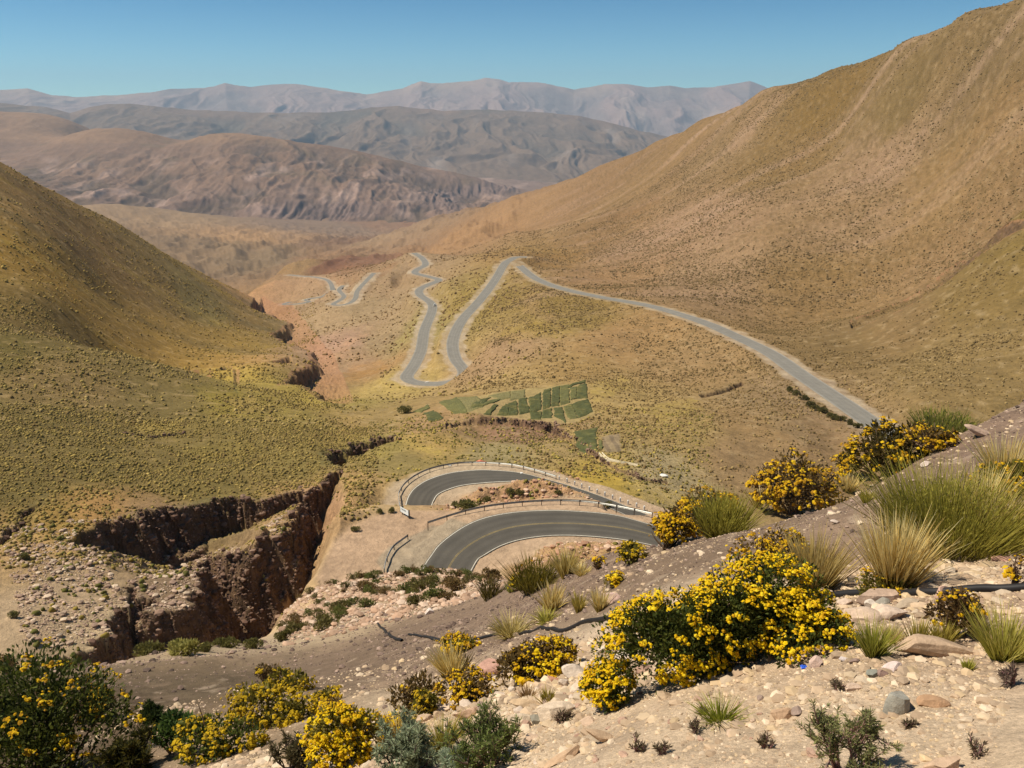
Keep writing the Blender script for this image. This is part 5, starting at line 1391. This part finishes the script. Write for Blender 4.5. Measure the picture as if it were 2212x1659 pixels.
# rubble on the rocky slope above the bend and stones of the bare slope
X = wedge(rng, 30000, -17, 1.5, 17, 50)
px, py = proj(X, Hz(X[:, 0], X[:, 1]))
m = (py < 646 - (px - 270) * .225 + 3 * rng.normal(size=len(px))) & (px > 262) & (px < 520)
X = X[m]; rr = np.hypot(X[:, 0], X[:, 1])
S = np.clip(.05 * rng.pareto(2.3, len(X)) + .034, .034, .27)
scatter('rubble', X, S, STONES, palette(rng, len(X), [(208, 174, 146), (222, 194, 168), (192, 156, 128), (180, 148, 122)]), MAT_GRAVEL, 7)
X = np.vstack([wedge(rng, 9000, -33, 24, 6, 24), wedge(rng, 9000, -10, 34, 4.6, 13)]); rr = np.hypot(X[:, 0], X[:, 1])
S = rr * 1.2 / F * np.clip(.8 * rng.pareto(2.6, len(X)) + .8, .8, 6)
scatter('rubble', X, S, STONES, palette(rng, len(X), [(140, 118, 104), (122, 102, 90), (176, 150, 132), (104, 88, 78)]), MAT_GRAVEL, 8)
# pale stones of the mound, talus in the gully, inner slopes of the bends
X = wedge(rng, 26000, -33, -15.5, 84, 136)
nz = VA.sample(NV[..., 2], np.arctan2(X[:, 0], X[:, 1]), np.log(np.hypot(X[:, 0], X[:, 1])))
m = (fbm(X[:, 0] / 7, X[:, 1] / 7, 3, 991) > -.12) & (nz > .72)
X = X[m]; S = np.clip(.12 * rng.pareto(2.3, len(X)) + .09, .09, .8)
scatter('rubble', X, S, STONES, palette(rng, len(X), [(200, 172, 146), (212, 188, 160), (184, 156, 132), (166, 138, 118)]), MAT_GRAVEL, 9)
# stones bedded in the cut faces of the gully: spread evenly over the steep surface
_P = np.stack([VA.x, VA.y, VA.z], -1)
_ar = np.linalg.norm(np.cross(_P[1:, :-1] - _P[:-1, :-1], _P[:-1, 1:] - _P[:-1, :-1]), axis=-1)
_wt = _ar * MASK_CAN[:-1, :-1] * (LEFTW[:-1, :-1] > .5) * (VA.r[:-1, :-1] < 260) * (1 - NV[:-1, :-1, 2] > .1)
_ii = rng.choice(_wt.size, 26000, p=(_wt / _wt.sum()).ravel()); _i, _j = np.unravel_index(_ii, _wt.shape)
_u = rng.uniform(0, 1, (len(_ii), 2))
X = (_P[_i, _j] + (_P[_i + 1, _j] - _P[_i, _j]) * _u[:, :1] + (_P[_i, _j + 1] - _P[_i, _j]) * _u[:, 1:])[:, :2]
S = np.clip(.13 * rng.pareto(2.2, len(X)) + .14, .14, 1.0)
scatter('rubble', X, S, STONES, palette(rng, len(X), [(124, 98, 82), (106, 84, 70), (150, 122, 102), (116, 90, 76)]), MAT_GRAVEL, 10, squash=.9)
X = wedge(rng, 9000, -5, 9, 96, 146)
a_, s_ = np.arctan2(X[:, 0], X[:, 1]), np.log(np.hypot(X[:, 0], X[:, 1]))
m = (VA.sample(np.maximum(M_SHD, M_PLAT), a_, s_) < .35)
X = X[m]; S = np.clip(.14 * rng.pareto(2.2, len(X)) + .12, .12, .9)
scatter('rubble', X, S, STONES, palette(rng, len(X), [(206, 164, 132), (190, 146, 116), (220, 186, 156)]), MAT_GRAVEL, 11)

# grass and low shrubs that cover the slopes
def tufts(name, n, a0, a1, r0, r1, size, pal, seed, thr=-.1, wl=30, mx=None, maskf=None, sq=.75, nzmin=.70):
    rng = np.random.default_rng(seed)
    X = wedge(rng, n, a0, a1, r0, r1)
    a_, s_ = np.arctan2(X[:, 0], X[:, 1]), np.log(np.hypot(X[:, 0], X[:, 1]))
    bare = VA.sample(np.maximum(M_SHD, M_PLAT), a_, s_)
    nz = VA.sample(NV[..., 2], a_, s_)
    m = (bare < .25) & (nz > nzmin) & (fbm(X[:, 0] / wl, X[:, 1] / wl, 4, seed) + .5 * fbm(X[:, 0] / (wl * .2), X[:, 1] / (wl * .2), 2, seed + 3) + .15 * rng.normal(size=n) > thr + .05)
    m &= VA.sample(M_FIELD, a_, s_) < .3
    if maskf is not None: m &= maskf(*proj(X, Hz(X[:, 0], X[:, 1])), rng)
    X = X[m]
    S = size * .86 * np.exp(np.clip(rng.normal(size=len(X)) * .5, -1.2, .85))
    return scatter(name, X, S, TUFTS, palette(rng, len(X), pal, .22), MAT_TUFT, seed + 1, .2, sq, True)
GRN = [(150, 130, 76), (162, 140, 80), (130, 114, 66), (180, 156, 90), (138, 116, 74)]
DRK = [(128, 106, 70), (138, 114, 74), (114, 96, 62), (150, 126, 84)]
_T1 = lambda px, py, rng: (px < 352 + 30 * rng.normal(size=len(px)) * .4) | (py > 470)
tufts('ground_cover', 30000, -34, -8, 118, 235, .34, GRN, 31, -.28, maskf=lambda px, py, g: px < 372 + 8 * g.normal(size=len(px)))
tufts('ground_cover', 26000, -34, -5, 225, 430, .52, GRN + [(180, 156, 100)], 32, -.12, maskf=lambda px, py, g: px < 350 + 20 * g.normal(size=len(px)))
tufts('ground_cover', 1500, -33, -15, 84, 134, .42, [(122, 118, 64), (108, 104, 56), (150, 130, 66)], 34, -.05, 12)
tufts('ground_cover', 26000, -2, 32, 160, 335, .40, DRK + [(174, 148, 98)], 35, -.22, 40, maskf=lambda px, py, g: (px > 520 + 25 * g.normal(size=len(px))) | (py < 400))
tufts('ground_cover', 50000, -4, 33, 315, 640, .52, [(136, 114, 76), (124, 102, 68), (148, 124, 84), (112, 94, 62)], 36, -.05, 60, nzmin=.55, maskf=lambda px, py, g: px > 440 + 25 * g.normal(size=len(px)))
tufts('ground_cover', 90000, -1, 34, 540, 1200, .78, [(146, 122, 84), (132, 110, 76), (160, 136, 98), (122, 102, 70)], 37, -.10, 90, nzmin=.45, maskf=lambda px, py, g: (px > 545 + 45 * g.normal(size=len(px))) & (g.uniform(0, 1, len(px)) < np.clip((py - 40 + (px - 760) * .25 ) / 60 + .6, .15, 1)))
tufts('ground_cover', 20000, -34, -13, 400, 1000, .8, [(156, 132, 74), (168, 142, 78), (140, 118, 68), (180, 152, 82)], 41, -.1, 60, nzmin=.5)
tufts('ground_cover', 9000, -10, 14, 126, 250, .36, [(138, 124, 70), (154, 138, 78), (120, 110, 62), (186, 164, 84)], 38, -.18, 16, maskf=lambda px, py, g: (px > 345 + 6 * g.normal(size=len(px))))
tufts('ground_cover', 900, -6, 8, 100, 140, .45, [(132, 122, 62), (108, 102, 54), (168, 146, 74)], 39, .0, 9)
tufts('ground_cover', 12000, -19, 2, 560, 1250, 1.1, [(150, 122, 84), (138, 112, 78), (160, 132, 92)], 42, -.1, 70, nzmin=.5, maskf=lambda px, py, g: px > 312 + 8 * g.normal(size=len(px)))
tufts('ground_cover', 4500, -9, 4, 300, 700, .75, DRK + [(166, 146, 78)], 40, .05, 50, maskf=lambda px, py, g: px > 350 + 15 * g.normal(size=len(px)))

# shrubs one can tell apart on the rocky slope
rng = np.random.default_rng(55)
cnt = 0
while cnt < 100:
    x_ = wedge(rng, 1, -17, 1.5, 18, 47)
    px, py = proj(x_, Hz(x_[:, 0], x_[:, 1])); px, py = float(px[0]), float(py[0])
    if not (268 < px < 510 and py < 642 - (px - 270) * .225 and py > 572): continue
    q = hit(px, py)
    if abs(np.hypot(*q[:2]) - np.hypot(*x_[0])) > 2: continue
    D = np.hypot(*x_[0]); w = rng.uniform(.28, .75) * F / (D * 1.15)
    leafy('low_shrub', px, py, w, w * rng.uniform(.55, .8), 'low olive shrub among pale rubble on the slope above the near bend', 'shrub', 'low shrubs among the rubble above the near bend', seed=300 + cnt,
          lcol=[((140, 130, 74), (124, 114, 66)), ((150, 124, 76), (132, 108, 68)), ((118, 124, 64), (132, 132, 70))][cnt % 3], nl=5, leafd=.6, twigs=4)
    cnt += 1
for i, (px, py, w, h, lab) in enumerate([(254, 649, 16, 12, 'dark green shrub where the tan scree meets the brown slope'), (284, 641, 14, 14, 'dark green shrub at the lower left corner of the rubble slope'),
        (226, 648, 22, 9, 'flat green shrub on the lip below the black gully'), (206, 652, 16, 9, 'olive shrub beside the round grass cushion under the cliff'), (150, 654, 26, 9, 'green shrub patch at the left lip below the mound cliff'),
        (14, 618, 9, 7, 'dark shrub on the pale mound at far left'), (24, 560, 9, 8, 'green shrub on the pale ground above the mound at left'),
        (356, 531, 8, 6, 'lone dark shrub at the outer rim of the lay-by'), (381, 513, 7, 6, 'dark shrub at the rim left of the white sign'), (392, 512.5, 6, 7, 'yellowish shrub just left of the white sign'),
        (486.6, 503, 9, 9, 'largest green shrub inside the lower bend'), (454, 507.5, 8, 7, 'green shrub at the left end inside the lower bend'), (510, 494, 10, 7, 'left one of two dark shrubs on the crest inside the lower bend'),
        (520, 494.5, 8, 7, 'right one of two dark shrubs on the crest inside the lower bend'), (558, 494, 7, 5, 'small dark shrub on the inner verge of the lower bend'), (607, 508, 10, 7, 'dark shrub at the verge where the two bends pass closest'), (470, 507.5, 26, 6, 'long low green hedge like shrub on the bank between the bends'),
        (405, 413, 13, 8, 'dark round shrub at the left end of the green plots')]):
    leafy('low_shrub', px, py, w, h, lab, seed=400 + i, nl=6, leafd=1.2, twigs=4, lcol=((132, 126, 70), (146, 138, 76), (112, 108, 60)))
_rw = [(791, 389), (797, 393), (803, 398), (810, 404), (815, 408), (822, 411), (831, 416), (836, 417.5), (842, 419), (850, 422.5), (857, 426), (866, 430), (872, 433), (879, 437)]
for i, (px, py) in enumerate(_rw):
    leafy('low_shrub', px, py + 2, 9 + i % 3, 5 + i % 2, 'dark green shrub in the slanting row below the long straight road', 'shrub', 'row of dark shrubs below the straight road', seed=450 + i, nl=4, leafd=1.5, twigs=3, lcol=((120, 112, 64), (132, 122, 68)))

# ------------------------------------------------------------------ crop plots: low green canopies on the ground
MAT_CROP = attr_mat('young green crop', ((.6, .25), (3, .2)), rough=.9, bump=.6, bscale=2.5, bdist=.15)
rng = np.random.default_rng(9)
for k, (q, col, lab) in enumerate(PLOTS):
    P = hits(q)
    n, m_ = 22, 16
    u, v = np.meshgrid(np.linspace(0, 1, n), np.linspace(0, 1, m_), indexing='ij')
    XY = ((1 - u) * (1 - v))[..., None] * P[0, :2] + (u * (1 - v))[..., None] * P[1, :2] + (u * v)[..., None] * P[2, :2] + ((1 - u) * v)[..., None] * P[3, :2]
    XY = P[:, :2].mean(0) + (XY - P[:, :2].mean(0)) * 1.2
    XY = XY + np.stack([perlin(XY[..., 0] / 3, XY[..., 1] / 3, 20 + k), perlin(XY[..., 0] / 3, XY[..., 1] / 3, 60 + k)], -1) * .4
    ed = np.minimum(np.minimum(u, 1 - u) * n, np.minimum(v, 1 - v) * m_)
    hgt = .35 * np.clip(ed / 1.2, 0, 1) + .10 * perlin(XY[..., 0] / .8, XY[..., 1] / .8, 90 + k) * (ed > .5)
    Z = Hz(XY[..., 0], XY[..., 1]) + hgt - .05
    bare = sstep(-.1, .5, fbm(XY[..., 0] / 4, XY[..., 1] / 4, 3, 120 + k))[..., None]
    c = lin(col) * (1 - .45 * bare) + lin((140, 128, 72)) * .45 * bare
    c = c * (1 + .10 * np.sin(u * 46 + 3 * v)[..., None] + .15 * fbm(XY[..., 0] / 1.2, XY[..., 1] / 1.2, 3, 150 + k)[..., None])
    o = mesh_np('crop_plot', np.concatenate([XY, Z[..., None]], -1).reshape(-1, 3), grid_faces(n, m_), MAT_CROP, c.reshape(-1, 3))
    tag(o, lab, 'crop plot', 'green crop plots in the valley')

# ------------------------------------------------------------------ guard rails, marker posts, sign, hose, litter, vehicle
MAT_STEEL = plain_mat('galvanised steel', srgb(168, 166, 158), .5, .55, .5, .12, 2)
MAT_POST = plain_mat('dull post steel', srgb(104, 92, 80), .7, .3, .4, .15, 5)
MAT_WHITE = plain_mat('white paint', srgb(226, 224, 216), .6, noise=.06, nscale=4)
MAT_DARK = plain_mat('dark grey', srgb(52, 50, 48), .6, noise=.1)
MAT_HOSE = plain_mat('black polythene', srgb(34, 31, 31), .6, 0, .3, .2, 6)
def profile_sweep(P, prof):
    """sweep a closed (side, up) profile along a horizontal polyline"""
    T = np.gradient(P[:, :2], axis=0); T /= np.linalg.norm(T, axis=1)[:, None]
    N = np.c_[-T[:, 1], T[:, 0], np.zeros(len(P))]
    k = len(prof)
    V = P[:, None] + N[:, None] * prof[None, :, 0:1] + np.array([0, 0, 1.0]) * prof[None, :, 1:2]
    i, j = np.meshgrid(np.arange(len(P) - 1), np.arange(k), indexing='ij')
    a = (i * k + j).ravel(); b = (i * k + (j + 1) % k).ravel()
    return V.reshape(-1, 3), np.c_[a, b, b + k, a + k]
WB = np.array([(0, .46), (.07, .50), (.07, .54), (0, .60), (.07, .66), (.07, .72), (0, .78), (-.02, .78), (.04, .71), (.04, .66), (-.03, .60), (.04, .54), (.04, .50), (-.02, .46)]) * [1, 1.05]
def boxm(x0, x1, y0, y1, z0, z1):
    V = np.array([(x, y, z) for x in (x0, x1) for y in (y0, y1) for z in (z0, z1)], float)
    return V, np.array([(0, 1, 3, 2), (4, 6, 7, 5), (0, 4, 5, 1), (2, 3, 7, 6), (0, 2, 6, 4), (1, 5, 7, 3)])
def loft(secs):
    """closed body from cross-sections of equal point count along x"""
    k = len(secs[0]); V = np.array([v for s in secs for v in s], float); n = len(secs)
    Fc = [(i * k + j, i * k + (j + 1) % k, (i + 1) * k + (j + 1) % k, (i + 1) * k + j) for i in range(n - 1) for j in range(k)]
    return V, np.array(Fc)
def guard_rail(pix, z0, z1, label, step=2.6):
    if z1 > -55:                     # along the nearest bend: level with its outer edge
        E = B1[0]; ex = 512 + F * E[:, 0] / (E[:, 1] * CP_ - E[:, 2] * SP_)
        k = np.argsort(ex)
        P = np.array([at_z(px, py, float(np.interp(px, ex[k], E[k, 2]))) for px, py in pix])
    else: P = hits(pix)
    P = resample(smooth_curve(P, 8), .65)
    if z1 <= -55: P[:, 2] = Hz(P[:, 0], P[:, 1])
    for _ in range(8): P[1:-1, 2] = (P[:-2, 2] + 2 * P[1:-1, 2] + P[2:, 2]) / 4
    b = P[len(P) // 2].copy()
    e = empty('guard_rail', b, label, 'guard rail', 'guard rails round the near bends')
    V, Fc = profile_sweep(P - b, WB); mesh_np('beam', V, Fc, MAT_STEEL, smooth=False, parent=e)
    Q = resample(P, step)
    for p in Q:
        V, Fc = merge([boxm(-.055, .055, -.09, -.02, -.9, .80), boxm(-.075, .075, -.10, -.01, .80, .82)])
        o = mesh_np('post', V + (p - b), Fc, MAT_POST, smooth=False, parent=e)
    return e
guard_rail([(428, 526.5), (450, 519), (474, 512.5), (497, 508.5), (520, 506), (546, 504.5), (573, 504.5), (600, 507), (625, 511.5), (652, 517.5)], -57, -53.5, 'long guard rail on the outer rim of the nearest bend')
guard_rail([(384.5, 574), (386, 566), (389.5, 557), (394, 550), (401, 544.5), (408, 539.5)], -57.5, -57.3, 'short bent guard rail on the grey lay-by')
guard_rail([(400.5, 512), (399.2, 503), (399.6, 495), (406, 485.5), (418, 477), (434, 470.5), (457, 466.2), (480, 465.5), (511, 467.5), (535, 473), (556, 479.5)], -66.8, -63.2, 'curved guard rail round the outside of the lower bend')
for i, (cx, cy) in enumerate([(1410, 680), (1460, 695), (1510, 714), (1555, 731), (1605, 749), (1655, 766), (1705, 784), (1755, 804), (1805, 822), (1855, 839), (1910, 857), (1960, 876)]):
    p = hit(341.5 + cx * .15443, 375 + cy * .15443)
    V, Fc = loft([[(sx * q, sy * q, z) for sx, sy in ((-1, -1), (1, -1), (1, 1), (-1, 1))] for z, q in ((-.2, .13), (.70, .12), (.80, .05), (.80, .001))])
    o = mesh_np('marker_post', V, Fc, MAT_WHITE, smooth=False); o.location = p
    tag(o, 'short white marker post in the row beside the lower bend', 'post', 'white marker posts along the lower bend')

# the notice board at the rim of the lay-by
p = hit(405, 516.2)
e = empty('notice_board', p, 'white notice board on posts at the rim of the lay-by', 'sign', rz=math.radians(-48)); e.scale = (1.6, 1.1, 1.2)
V, Fc = merge([boxm(-.70, .58, -.03, .03, .36, .98), boxm(-.72, .60, -.035, -.02, .34, .37), boxm(-.72, .60, -.035, -.02, .97, 1.0)]); mesh_np('board', V, Fc, plain_mat('white sheet metal', srgb(232, 236, 232), .4, noise=.03), smooth=False, parent=e)
for xx in (-.5, .4):
    V, Fc = boxm(xx - .05, xx + .05, .03, .11, -.2, .95); mesh_np('leg', V, Fc, MAT_POST, smooth=False, parent=e)
V, Fc = boxm(.64, .74, -.05, .05, -.2, 1.15); mesh_np('post', V, Fc, MAT_DARK, smooth=False, parent=e)
_lt = [boxm(-.52 + i * .095, -.52 + i * .095 + (.07 if i % 3 else .05), -.034, -.031, .74, .74 + (.13 if i % 2 else .10)) for i in range(8)] + [boxm(-.5, .2, -.034, -.031, .66, .69)]
V, Fc = merge(_lt); mesh_np('lettering', V, Fc, MAT_DARK, smooth=False, parent=e)

# black irrigation hose lying on the slope
def hose(pix, label, rad):
    P = hits(pix); P = smooth_curve(P, 6)
    P[:, 2] = Hz(P[:, 0], P[:, 1]) + rad * .7
    rr = np.full(len(P), rad)
    b = P[0].copy(); V, Fc = tube(P - b, rr, 10)
    o = mesh_np('hose', V, Fc, MAT_HOSE, smooth=True); o.location = b
    return tag(o, label, 'hose')
hose([(1060, 588), (1017, 590.5), (986, 591), (958, 593), (931, 594.5), (880, 596), (835, 597.5), (800, 600), (760, 603), (700, 610), (640, 617), (583, 623.5), (554, 630), (530, 633), (505, 635.5), (476, 640), (460, 641.5), (444, 641.5), (428, 638), (409, 635)], 'long black hose running across the slope behind the bushes', .020)
hose([(402, 641.5), (396, 640), (389, 634.5), (383, 629), (378, 624)], 'short loose end of black hose poking from the brown slope', .026)
hose([(447, 645), (440, 642.5), (432, 639.5), (424, 637)], 'second strand of black hose beside the long one', .020)
# scrap of blue plastic
p = hit(804, 668); s_ = np.linalg.norm(p) / F
u, v = np.meshgrid(np.linspace(-1, 1, 7), np.linspace(-1, 1, 6), indexing='ij')
V = np.stack([u * 3.2 * s_, v * 2.6 * s_, (1.6 + .9 * perlin(u * 1.7, v * 1.7, 3) - u * u * .8) * s_], -1).reshape(-1, 3)
o = mesh_np('plastic_scrap', V, grid_faces(7, 6), plain_mat('blue plastic', srgb(44, 88, 196), .4, noise=.1), smooth=False); o.location = p
md = o.modifiers.new('thickness', 'SOLIDIFY'); md.thickness = .002
tag(o, 'small crumpled scrap of blue plastic on the gravel', 'litter')
# orange sheet and white lumps beyond the lower bend
p = hit(481, 462.2)
u, v = np.meshgrid(np.linspace(-1, 1, 18), np.linspace(-1, 1, 10), indexing='ij')
hh = np.clip(1 - np.abs(u + .15) ** 1.5, 0, 1) * np.clip(1 - v ** 2, 0, 1) ** .7
V = np.stack([u * 1.05, v * .65, .58 * hh + .08 * perlin(u * 4, v * 4, 8) * (hh > .1) - .05], -1).reshape(-1, 3)
o = mesh_np('tarpaulin', V, grid_faces(18, 10), plain_mat('faded orange cloth', srgb(206, 120, 88), .8, noise=.12, nscale=2), smooth=True); o.location = p
tag(o, 'faded orange tarpaulin heaped outside the lower bend rail', 'tarpaulin')
for i, (px, py, w, h, lab) in enumerate([(449.5, 466.2, 4, 3.4, 'white lump left of the orange tarpaulin, nearest the rail'), (469.5, 463.2, 4.5, 3, 'grey white lump just left of the orange tarpaulin'),
        (664, 477, 9, 4.5, 'white boulder on the bank right of the pale channel'), (521.5, 474, 3, 2.6, 'small white stone outside the lower bend rail'), (427, 382.6, 4.5, 1.8, 'low white block on the inside of the far hairpin')]):
    rock(px, py, w, h, lab, (232, 230, 222), seed=900 + i, name='white_boulder', cat='boulder', base=ICO2)
# pale concrete channel below the plots
P = resample(smooth_curve(hits([(600.5, 453.5), (604, 457), (608, 460), (618, 462.5), (629, 464.5), (637, 466)]), 6), 1.0)
P[:, 2] = Hz(P[:, 0], P[:, 1]) + .05
b = P[0].copy()
V, Fc = profile_sweep(P - b, np.array([(-.4, -.4), (-.4, .3), (-.28, .3), (-.24, -.05), (.24, -.05), (.28, .3), (.4, .3), (.4, -.4)]))
o = mesh_np('water_channel', V, Fc, plain_mat('pale concrete', srgb(214, 200, 168), .9), smooth=False); o.location = b
tag(o, 'narrow pale concrete channel running below the green plots', 'channel')

# the white car far down the road
i = int(np.argmin(np.hypot(*(HP[0] - at_r(434.3, 306.5, 668))[:, :2].T)))
pc = (HP[0][i] + HP[1][i]) / 2; dirv = HP[0][i + 1] - HP[0][i - 1]
pc = pc + np.array([dirv[1], -dirv[0], 0]) / np.linalg.norm(dirv[:2]) * 1.6
e = empty('car', pc + [0, 0, .08], 'tiny white car far away on the winding road', 'car', rz=math.atan2(dirv[1], dirv[0]))
def sec(x, w, z0, z1, top): return [(x, -w, z0), (x, -w, z1 - .12), (x, -top, z1), (x, top, z1), (x, w, z1 - .12), (x, w, z0)]
V, Fc = loft([sec(-2.15, .01, .5, .7, .01), sec(-2.12, .80, .35, .95, .70), sec(-1.3, .86, .28, 1.02, .76), sec(.9, .86, .28, .98, .76), sec(2.0, .80, .32, .78, .66), sec(2.12, .01, .45, .6, .01)])
mesh_np('body', V, Fc, MAT_WHITE, smooth=False, parent=e)
V, Fc = loft([sec(-2.0, .01, .9, 1.05, .01), sec(-1.95, .72, .9, 1.05, .60), sec(-1.5, .74, .9, 1.55, .58), sec(-.2, .74, .9, 1.62, .58), sec(.95, .72, .9, 1.06, .60), sec(1.0, .01, .9, 1.0, .01)])
mesh_np('windows', V, Fc, plain_mat('tinted glass', srgb(40, 46, 50), .1, 0, .6), smooth=False, parent=e)
V, Fc = boxm(-1.5, -.1, -.57, .57, 1.565, 1.64); mesh_np('roof', V, Fc, MAT_WHITE, smooth=False, parent=e)
an = np.arange(14) * 2 * math.pi / 14
for sx in (-1.35, 1.32):
    for sy in (-.8, .8):
        V, Fc = tube(np.array([(sx, sy - .1, .32), (sx, sy - .09, .32), (sx, sy + .09, .32), (sx, sy + .1, .32)]), [.18, .32, .32, .18], 14)
        wh = mesh_np('wheel', V, Fc, MAT_DARK, parent=e)
        V, Fc = tube(np.array([(sx, sy - .112, .32), (sx, sy + .112, .32)]), [.17, .17], 10); mesh_np('rim', np.vstack([V, [[sx, sy - .112, .32], [sx, sy + .112, .32]]]), [Fc, np.array([(j, (j + 1) % 10, 20) for j in range(10)] + [(10 + j, 10 + (j + 1) % 10, 21) for j in range(10)])], MAT_STEEL, parent=wh)
for sy in (-.6, .6):
    V, Fc = boxm(2.0, 2.08, sy - .16, sy + .16, .58, .70); mesh_np('headlight', V, Fc, MAT_STEEL, smooth=False, parent=e)
